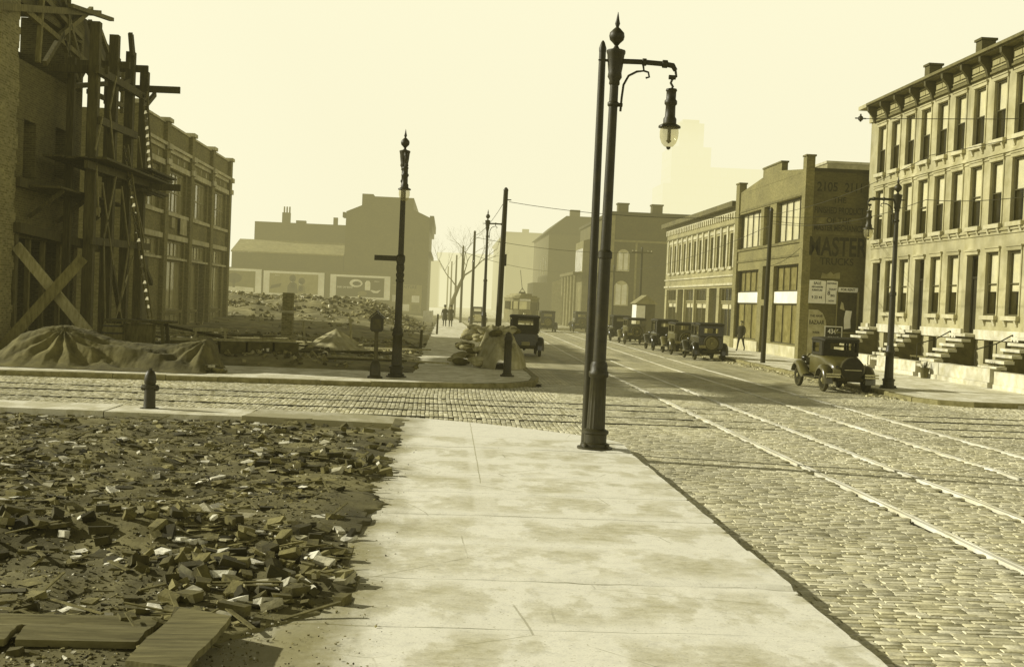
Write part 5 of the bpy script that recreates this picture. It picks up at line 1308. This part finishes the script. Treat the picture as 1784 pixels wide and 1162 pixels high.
def car(kind, label, group=None, body=None, rise=0.):
    t = thing('coupe_car' if kind == 'coupe' else 'parked_car' if kind == 'sedan' else 'touring_car', label, 'car', (0,0,0), 0, group)
    ra, fa = .62, 3.2; body_m = body or (m_cargrey if kind == 'coupe' else m_car)
    if kind == 'coupe':
        secs = [(.14,.36,.62,.74,.06),(.18,.48,.56,.84,.12),(.35,.57,.52,.98,.2),(.75,.62,.5,1.1,.24),(1.2,.64,.5,1.17,.14),(2.3,.64,.5,1.17,.1),(2.55,.52,.55,1.16,.14)]
        cab0, cab1, rz = 1.12, 2.2, 1.74
    elif kind == 'sedan':
        secs = [(.2,.5,.6,1.14,.08),(.24,.6,.52,1.2,.1),(.9,.64,.5,1.2,.08),(2.1,.65,.5,1.2,.08),(2.5,.56,.55,1.17,.14)]
        cab0, cab1, rz = .26+rise*.6, 2.15, 1.83-rise
    else:
        secs = [(.2,.46,.6,1.0,.1),(.26,.58,.52,1.1,.14),(.9,.62,.5,1.06,.1),(2.1,.62,.5,1.08,.1),(2.5,.54,.55,1.12,.14)]
        cab0, cab1, rz = .22, 2.05, 1.82
    add('body', MB().loft(secs, 6), body_m, t, 50)
    hd = add('hood', MB().loft([(2.56,.5,.55,1.15,.16),(3.0,.44,.58,1.12,.16),(3.42,.36,.6,1.1,.14)], 6), body_m, t, 50)
    lv = MB()
    for s in (-1,1):
        for k in range(8): lv.box(s*.452 if s > 0 else -.47, 2.7+k*.07, .75, .47 if s > 0 else -.452, 2.73+k*.07, 1.0)
    add('louvre', lv, m_car, hd)
    add('radiator', MB().loft([(3.43,.37,.56,1.14,.12),(3.52,.36,.57,1.13,.12)], 6), m_chrome, t, 50)
    # cabin: pillars and panels with real window openings
    b0 = secs[2][3]-.01 if kind == 'coupe' else secs[1][3]-.02
    b0 = 1.15 if kind != 'touring' else 1.04
    top = rz-.12
    hw = .6
    cb = MB()
    rw = (-.36,.36,b0+.2,b0+.42) if kind != 'touring' else (-.34,.34,b0+.36,b0+.6)
    cb.wall(TY(cab0), -hw, hw, b0, top, [rw] + ([(.44,.54,b0+.14,b0+.46)] if kind == 'coupe' else []), .05)
    if kind != 'touring':
        sw1 = [(cab0+.34,cab1-.1,b0+.1,top-.06)] if kind == 'coupe' else [(cab0+.18,cab0+.86,b0+.08,top-.05),(cab0+.98,cab1-.1,b0+.08,top-.05)]
        for s in (-1,1):
            Ts = (lambda u, v, d, s=s: (s*(hw+.02-d), u, v)); cb.wall(Ts, cab0+.051, cab1, b0, top, sw1, .045)
        cb.wall(TY(cab1), -hw+.03, hw-.03, b0, top, [(-hw+.1,hw-.1,b0+.1,top-.05)], .05)
    else:
        sw1 = []
        for s in (-1,1):
            for y in (.9, 2.05): add('top_bow', MB().box(s*.58-.02, y-.02, b0, s*.58+.02, y+.02, top), m_car, t)
            Ts = (lambda u, v, d, s=s: (s*(hw-d), u, v)); cb.wall(Ts, cab0+.0501, cab0+.42, b0, top, [], .04)
    c = add('cabin', cb, m_top if kind != 'sedan' else body_m, t)
    if kind != 'touring':
        for s in (-1,1):
            for a, b, z0, z1 in sw1: add('side_window', MB().quad((s*(hw),a-.02,z0-.02),(s*hw,b+.02,z0-.02),(s*hw,b+.02,z1+.02),(s*hw,a-.02,z1+.02)), m_carglass, c)
        add('windscreen', MB().quad((-hw+.08,cab1+.02,b0+.08),(hw-.08,cab1+.02,b0+.08),(hw-.08,cab1+.02,top-.03),(-hw+.08,cab1+.02,top-.03)), m_carglass, c)
    else:
        fr = MB().wall(TY(2.16), -.56, .56, b0, top-.1, [(-.52,.52,b0+.05,top-.15)], .04); add('windscreen', fr, m_car, c)
    add('rear_window', MB().quad((rw[0]-.02,cab0+.02,rw[2]-.02),(rw[1]+.02,cab0+.02,rw[2]-.02),(rw[1]+.02,cab0+.02,rw[3]+.02),(rw[0]-.02,cab0+.02,rw[3]+.02)), m_carglass, c)
    add('roof', MB().loft([(cab0-.05,.57,top-.03,rz-.05,.05),(cab0+.05,.645,top-.02,rz-.01,.1),((cab0+cab1)/2,.65,top-.01,rz+.02,.11),(cab1,.645,top-.02,rz-.01,.1),(cab1+.16,.6,top-.0,rz-.05,.03)], 6), m_top, t, 50)
    add('seat', MB().box(-.55, cab0+.35, .7, .55, cab0+.85, 1.02).box(-.55, cab0+.2, .7, .55, cab0+.34, 1.3 if kind != 'coupe' else 1.25), m_seat, t)
    add('chassis', MB().box(-.42,.1,.4,.42,3.4,.499).tube([(-.7,ra,.38),(.7,ra,.38)],.05,8).tube([(-.7,fa,.38),(.7,fa,.38)],.04,8).lathe([(.1,-.06),(.14,0),(.1,.06)],(0,ra,.38),10,RX), m_tyre, t)
    for s in (-1,1):
        fender(t, s, [(ra-.47,.28)]+arcp(ra,.38,.47,170,25,10)+[(ra+.52,.46)], .3, body_m)
        fender(t, s, [(fa+.5,.5)]+arcp(fa,.4,.47,20,140,8)+[(fa-.62,.52),(fa-.85,.44)], .3, body_m)
        add('running_board', MB().box(.56*s if s > 0 else -.86, ra+.5, .38, .86 if s > 0 else -.56, fa-.8, .42), m_tyre, t)
        wheel('wheel', t, s*.7, ra, .38); wheel('wheel', t, s*.7, fa, .38)
        hl = add('headlight', MB().lathe([(.03,-.12),(.09,-.07),(.115,0),(.12,.05),(.11,.06)], (s*.42,3.5,.95), 14, Matrix.Rotation(R(-90),3,'X')), m_car, t, 50)
        add('lens', MB().lathe([(.112,.055),(.06,.075),(.01,.08)], (s*.42,3.5,.95), 14, Matrix.Rotation(R(-90),3,'X')), m_chrome, hl, 50)
    for z in (.5,.58):
        bp = MB()
        for s in (-1,1): bp.box(min(s*.4,s*.86), -.1, z, max(s*.4,s*.86), -.06, z+.05) if kind == 'coupe' else None
        if kind == 'coupe': add('rear_bumper', bp, m_chrome, t)
    add('front_bumper', MB().box(-.8,3.72,.5,.8,3.76,.56).box(-.4,3.5,.5,-.35,3.719,.55).box(.35,3.5,.5,.4,3.719,.55), m_chrome, t)
    if kind != 'touring':
        sp = wheel('spare_wheel', t, 0, .02 if kind == 'coupe' else .1, .78 if kind == 'coupe' else .86, 'y', .39)
        if kind == 'coupe': add('tyre_cover', MB().lathe([(.36,-.1),(.34,-.11),(.02,-.12)], (0,.02,.78), 26, Matrix.Rotation(R(-90),3,'X')), m_top, sp, 50); add('cover_band', MB().box(-.28,-.11,.74,.28,-.095,.765), m_chrome, sp)
    else:
        add('fuel_tank', MB().loft([(.02,.5,.5,.78,.12),(.2,.5,.5,.78,.12)], 5), m_car, t, 50)
    add('number_plate', MB().box(-.62,-.02,.62,-.3,0,.75) if kind != 'touring' else MB().box(-.16,-.02,.5,.2,0,.66), m_spoke, t)
    add('tail_lamp', MB().lathe([(.03,-.05),(.045,0),(.045,.05)], (-.5,.02,.84), 10, Matrix.Rotation(R(90),3,'X')), m_car, t, 50)
    return t
cp = car('coupe', 'grey coupe with black top and covered spare wheel parked by the right corner lamp'); cp.location = (12.98, 38.75, 0); cp.rotation_euler = (0,0,R(1.5))
PK = 'cars parked along the right kerb'
sd = car('sedan', 'black closed car with spare wheel, nearest of the row parked before the garage', PK)
sd.location = (12.85, 59.1, 0)
def put(src, x, y, lab, rz=0., s=1., grp=PK):
    o = dup(src, (x,y,0), R(rz), lab, grp); o.scale = (s,s,s); return o
tc = car('touring', 'dark high topped touring car at the left kerb just behind the covered heap'); tc.location = (3.6, 56.0, 0)
tc.scale = (1.02,1,1.03)
sd2 = car('sedan', 'tall closed car', PK, m_cargrey, .09)
sd2.location = (12.35, 79.5, 0); sd2['label'] = 'lower grey closed car with spare wheel parked right of the foreground lamp post'
put(sd2, 12.75, 64.9, 'lower grey closed car directly ahead of the nearest black closed car, half hidden by it')
put(tc, 12.6, 69.8, 'pale sided touring car third ahead in the parked row, before the pale store')
put(tc, 12.2, 85.5, 'touring car parked farthest in the row, just right of the foreground lamp post')
put(sd, 11.9, 108, 'dark closed car driving away in haze left of the foreground lamp post', 0, 1., 'cars far down the street')
put(sd, 8.55, 104, 'pale hazy closed car in the middle of the street in front of the tram', 0, .98, 'cars far down the street')
put(tc, 2.9, 118, 'hazy loaded touring car far down the left kerb between the poles', 180, 1., 'cars far down the street')

# ------------------------------------------------------------------ tram
m_tram = M('tram_paint', .2, .6, .2, 2, .1, 20); m_tram2 = M('tram_paint_dark', .1, .6, .2, 2)
tm = thing('tram', 'hazy tram with rounded front coming up the left track in the distance', 'tram', (7.1, 113, 0))
def tpoly(i=0.): return [(-1.32+i,.95),(-1.1+i,.32+i),(-.58+i*.5,i),(.58-i*.5,i),(1.1-i,.32+i),(1.32-i,.95),(1.32-i,13-i),(-1.32+i,13-i)]
TZ = lambda u, v, d: (u, v, d)
add('body', MB().prism(tpoly(), TZ, .55, 1.72), m_tram, tm); add('window_band', MB().prism(tpoly(.06), TZ, 1.721, 2.5), m_glass, tm)
add('letter_board', MB().prism(tpoly(), TZ, 2.501, 2.78), m_tram, tm)
ps = MB()
for x, y in tpoly()[:6]: ps.box(x-.06,y-.02,1.72,x+.06,y+.1,2.5)
for k in range(9):
    for s in (-1,1): ps.box(s*1.29-.03, 2+k*1.2, 1.72, s*1.29+.03, 2.2+k*1.2, 2.5)
add('window_post', ps, m_tram2, tm)
add('roof', MB().prism(tpoly(-.08), TZ, 2.781, 2.9).prism(tpoly(.15), TZ, 2.901, 3.05).prism([(x*.62,y+1.2) for x, y in tpoly(.1)], TZ, 3.051, 3.25), M('tram_roof', .3), tm)
add('headlight', MB().lathe([(.02,0),(.14,.02),(.15,.12),(.13,.14)], (0,-.01,1.35), 14, Matrix.Rotation(R(90),3,'X')), m_chrome, tm, 50)
add('destination_sign', MB().box(-.5,-.06,2.54,.5,-.001,2.74), m_white, tm)
add('fender', MB().box(-1.0,-.7,.22,1.0,-.62,.4).box(-.9,-.62,.2,-.84,.3,.28).box(.84,-.62,.2,.9,.3,.28), m_iron, tm)
add('door', MB().box(.66,-.03,.7,1.02,.12,2.45), m_tram2, tm)
tp = add('trolley_base', MB().box(-.3,4.6,3.26,.3,5.6,3.42).tube([(-.25,4.8,3.4),(0,5.,3.8),(.25,4.8,3.4)],.04,6), m_iron, tm)
add('trolley_pole', MB().tube([(0,5,3.6),(0,9.5,5.6)],.03,6), m_iron, tp)
for y in (2.6,10.2):
    for s in (-1,1): add('wheel', MB().lathe([(.1,-.06),(.4,-.05),(.42,0),(.36,.04),(.1,.06)], (s*.73,y,.4), 18, RX), m_iron, tm, 50)

# ------------------------------------------------------------------ people
m_skin = M('skin', .34, .6, .1, 6, 0, dirt=.1); m_coat = M('dark_wool_coat', .03, .95, .25, 8, .3, 50); m_trou = M('dark_trousers', .025, .95, .25, 8)
m_hat = M('felt_hat', .04, .9); m_coat2 = M('grey_wool_coat', .06, .95, .25, 8, .3, 50)
def person(loc, rz, stride, label, coat, armswing=.3, hat='hat', scale=1., long_coat=True):
    t = thing('person', label, 'person', loc, rz); t.scale = (scale,)*3
    st = stride
    J = []; E_ = []; RR = []
    def v(p, r, par=None):
        J.append(Vector(p)); RR.append(r if isinstance(r, tuple) else (r, r))
        if par is not None: E_.append((par, len(J)-1))
        return len(J)-1
    pel = v((0,0,.95), (.15,.11)); wst = v((0,0,1.1), (.14,.1), pel); chs = v((0,0,1.3), (.17,.115), wst); shl = v((0,-.01,1.43), (.13,.085), chs); nk = v((0,.0,1.51), .055, shl)
    hd0 = v((0,.015,1.58), (.066,.078), nk); hd1 = v((0,.01,1.66), (.076,.092), hd0); hd2 = v((0,0,1.74), (.06,.072), hd1)
    v((0,.105,1.635), .014, hd1)
    for s in (-1,1): v((s*.085,0,1.645), .016, hd1)
    for s in (-1,1):
        f = s*st
        hp_ = v((s*.09,0,.9), .095, pel); kn = v((s*.095,f*.5+.03,.5), .062, hp_); an = v((s*.1,f*.95-(.06 if f < 0 else 0),.1+(.07 if f < 0 else 0)), .042, kn); v((s*.11,f*.95+.16-(.06 if f < 0 else 0),.045+(.0 if f < 0 else .0)), .04, an)
        sh = v((s*.19,0,1.41), .062, shl); el = v((s*.25,-f*armswing*.6-.03,1.14), .047, sh); wr = v((s*.255,-f*armswing*1.3+.05,.91), .034, el)
        pm = v((s*.255,-f*armswing*1.4+.07,.84), (.022,.036), wr)
        for k, (dy, L) in enumerate(((-.03,.07),(-.01,.085),(.012,.08),(.032,.062))):
            a = v((s*.25,-f*armswing*1.4+.075+dy,.84-L*.55), .009, pm); v((s*.235,-f*armswing*1.4+.09+dy,.84-L), .008, a)
        th = v((s*.235,-f*armswing*1.4+.115,.83), .01, pm); v((s*.225,-f*armswing*1.4+.13,.79), .009, th)
    me = bpy.data.meshes.new('body'); me.from_pydata([tuple(q) for q in J], E_, [])
    o = bpy.data.objects.new('body', me); COL.objects.link(o)
    o.modifiers.new('skin', 'SKIN'); o.modifiers.new('sub', 'SUBSURF').levels = 1
    for sv, r in zip(me.skin_vertices[0].data, RR): sv.radius = r
    me.skin_vertices[0].data[0].use_root = True
    bpy.context.view_layer.update()
    m2 = bpy.data.meshes.new_from_object(o.evaluated_get(bpy.context.evaluated_depsgraph_get()))
    bpy.data.objects.remove(o)
    m2.materials.clear()
    for q in (m_skin, m_trou, coat): m2.materials.append(q)
    for p in m2.polygons:
        c = p.center
        p.material_index = 0 if c.z > 1.5 or (abs(c.x) > .2 and c.z < .93) else (2 if c.z > 1.0 or abs(c.x) > .2 else 1)
        p.use_smooth = True
    b = bpy.data.objects.new('body', m2); link(b, t)
    zb = .55 if long_coat else .8
    n = 16; vs = []; rows = [(1.48,.1,.075),(1.43,.2,.11),(1.3,.2,.14),(1.1,.175,.13),(.95,.195,.15),(.75,.21,.17+st*.25),(zb,.22,.19+st*.4)]
    for z, a, bb in rows:
        for k in range(n):
            q = 2*math.pi*k/n; vs.append((a*math.cos(q), bb*math.sin(q)-.005, z+.012*math.sin(3*q)))
    add('coat', MB().add(vs, [(i*n+j, i*n+(j+1) % n, (i+1)*n+(j+1) % n, (i+1)*n+j) for i in range(len(rows)-1) for j in range(n)]), coat, t, 70)
    add('hair', MB().lathe([(.082,-.03),(.088,.02),(.08,.07),(.05,.1),(.01,.11)], (0,-.012,1.68), 14), m_coat, t, 60)
    if hat == 'hat': add('hat', MB().lathe([(.155,.0),(.16,.008),(.1,.014),(.1,.1),(.085,.12),(.02,.115)], (0,0,1.72), 18), m_hat, t, 50)
    elif hat == 'cap': add('cap', MB().lathe([(.1,0),(.13,.04),(.11,.08),(.02,.09)], (0,.02,1.71), 16), m_hat, t, 50)
    return t
person((-.18,103,.13), R(0), .24, 'person in long dark coat and hat, left of two walkers on the left pavement', m_coat)
person((.32,102.6,.13), R(180), .2, 'person in greyer coat and hat, right of two walkers on the left pavement', m_coat2)
person((17.25,71.5,.13), R(150), .42, 'person in a dark jacket striding past the garage shop window, arm swinging', m_coat, .5, 'hair', 1., False)
for i, (x, y) in enumerate(((14.9,158),(15.5,160),(16.9,158))):
    person((x,y,.13), R(180*i), .15, ('first','second','third')[i]+' of three tiny dark figures standing on the far right pavement in haze', m_coat)

# ------------------------------------------------------------------ haze, light, camera
hz = NT('smoke_haze'); out = hz.n['Material Output']; hz.n.remove(hz.b)
SIG = (.0047, .0044, .0027); ASY = (.97, .925, .645)       # per metre at full density; colour the haze settles to
ge = hz.new('ShaderNodeNewGeometry'); sx = hz.new('ShaderNodeSeparateXYZ'); hz.ln(ge.outputs['Position'], sx.inputs[0])
mr = hz.new('ShaderNodeMapRange'); mr.interpolation_type = 'SMOOTHSTEP'
for i, q in zip(range(1, 5), (36, 155, .09, 1.)): mr.inputs[i].default_value = q      # smoke thickens down the street
hz.ln(sx.outputs['Y'], mr.inputs[0])
mr2 = hz.new('ShaderNodeMapRange')
for i, q in zip(range(1, 5), (150, 420, 0., 1.3)): mr2.inputs[i].default_value = q
hz.ln(sx.outputs['Y'], mr2.inputs[0]); dn = hz.math('ADD', mr.outputs[0], mr2.outputs[0])
ab = hz.new('ShaderNodeVolumeAbsorption'); k = max(SIG)*1.0001
hz.ln(hz.math('MULTIPLY', dn, k), ab.inputs['Density']); ab.inputs['Color'].default_value = tuple(1-s/k for s in SIG)+(1,)
em = hz.new('ShaderNodeEmission'); e = [s*a for s, a in zip(SIG, ASY)]  # added glow in place of light scattered by the haze
hz.ln(hz.math('MULTIPLY', dn, max(e)), em.inputs['Strength']); em.inputs['Color'].default_value = tuple(q/max(e) for q in e)+(1,)
ad = hz.new('ShaderNodeAddShader'); hz.ln(ab.outputs[0], ad.inputs[0]); hz.ln(em.outputs[0], ad.inputs[1]); hz.ln(ad.outputs[0], out.inputs['Volume'])
tag(add('haze', MB().box(-45,-30,-.5,300,700,66), hz.m, None, 0, False), 'pale coal smoke haze filling the street and the distance', None, None, 'stuff')

EL, AZ = R(26), R(-77)          # sun low at the left, a little ahead
w = bpy.data.worlds.new('World'); scene.world = w; w.use_nodes = True
nt = w.node_tree; bg = nt.nodes['Background']; bg.inputs['Strength'].default_value = .1
sk = nt.nodes.new('ShaderNodeTexSky'); sk.sky_type = 'NISHITA'; sk.sun_disc = False
sk.sun_elevation = EL; sk.sun_rotation = AZ; sk.air_density = 1; sk.dust_density = 1; sk.ozone_density = .5
bw = nt.nodes.new('ShaderNodeRGBToBW'); nt.links.new(sk.outputs[0], bw.inputs[0])
pw = nt.nodes.new('ShaderNodeMath'); pw.operation = 'POWER'; pw.inputs[1].default_value = .5
mn = nt.nodes.new('ShaderNodeMath'); mn.operation = 'MINIMUM'; mn.inputs[1].default_value = 2.6; nt.links.new(bw.outputs[0], mn.inputs[0]); nt.links.new(mn.outputs[0], pw.inputs[0])
ml = nt.nodes.new('ShaderNodeMath'); ml.operation = 'MULTIPLY'; ml.inputs[1].default_value = 6.3; nt.links.new(pw.outputs[0], ml.inputs[0])
tcw = nt.nodes.new('ShaderNodeTexCoord'); sxw = nt.nodes.new('ShaderNodeSeparateXYZ'); nt.links.new(tcw.outputs['Generated'], sxw.inputs[0])
mw_ = nt.nodes.new('ShaderNodeMapRange'); mw_.interpolation_type = 'SMOOTHSTEP'      # sky dimmed overhead to cut its fill light, kept bright low down
for i, q in zip(range(1, 5), (.25, .43, 1., .11)): mw_.inputs[i].default_value = q
nt.links.new(sxw.outputs['Z'], mw_.inputs[0])
m2_ = nt.nodes.new('ShaderNodeMath'); m2_.operation = 'MULTIPLY'; nt.links.new(ml.outputs[0], m2_.inputs[0]); nt.links.new(mw_.outputs[0], m2_.inputs[1])
vm = nt.nodes.new('ShaderNodeVectorMath'); vm.operation = 'SCALE'; vm.inputs[0].default_value = (1., .96, .67)
nt.links.new(m2_.outputs[0], vm.inputs['Scale']); nt.links.new(vm.outputs[0], bg.inputs['Color'])

sl = bpy.data.lights.new('sun', 'SUN'); sl.energy = 5.; sl.angle = R(.9); sl.color = (1, .96, .78)
so = bpy.data.objects.new('sun', sl); COL.objects.link(so)
sv = Vector((math.sin(AZ)*math.cos(EL), math.cos(AZ)*math.cos(EL), math.sin(EL)))
so.rotation_euler = sv.to_track_quat('Z', 'Y').to_euler()

F = 2150.; yaw = math.atan(114.5/F); pit = -math.atan(56.3/F); rol = R(2.4)
fw_ = Vector((math.sin(yaw)*math.cos(pit), math.cos(yaw)*math.cos(pit), math.sin(pit)))
rt_ = Vector((math.cos(yaw), -math.sin(yaw), 0)); up_ = rt_.cross(fw_)
cx = math.cos(rol)*rt_ + math.sin(rol)*up_; cy = -math.sin(rol)*rt_ + math.cos(rol)*up_
cam = bpy.data.cameras.new('camera'); co = bpy.data.objects.new('camera', cam); COL.objects.link(co)
mt = Matrix((cx, cy, -fw_)).transposed().to_4x4(); mt.translation = (0, 0, 2.5); co.matrix_world = mt
cam.sensor_width = 36; cam.lens = 36*F/1784; cam.clip_start = .1; cam.clip_end = 4000
scene.camera = co
scene.view_settings.view_transform = 'Standard'; scene.view_settings.look = 'None'; scene.view_settings.exposure = 0; scene.view_settings.gamma = 1
scene.render.engine = 'CYCLES'
cy_ = scene.cycles; cy_.use_denoising = True; cy_.max_bounces = 5; cy_.diffuse_bounces = 3; cy_.glossy_bounces = 3; cy_.transparent_max_bounces = 16; cy_.volume_bounces = 0
cy_.sample_clamp_indirect = 6; cy_.volume_step_rate = .5; cy_.volume_max_steps = 256
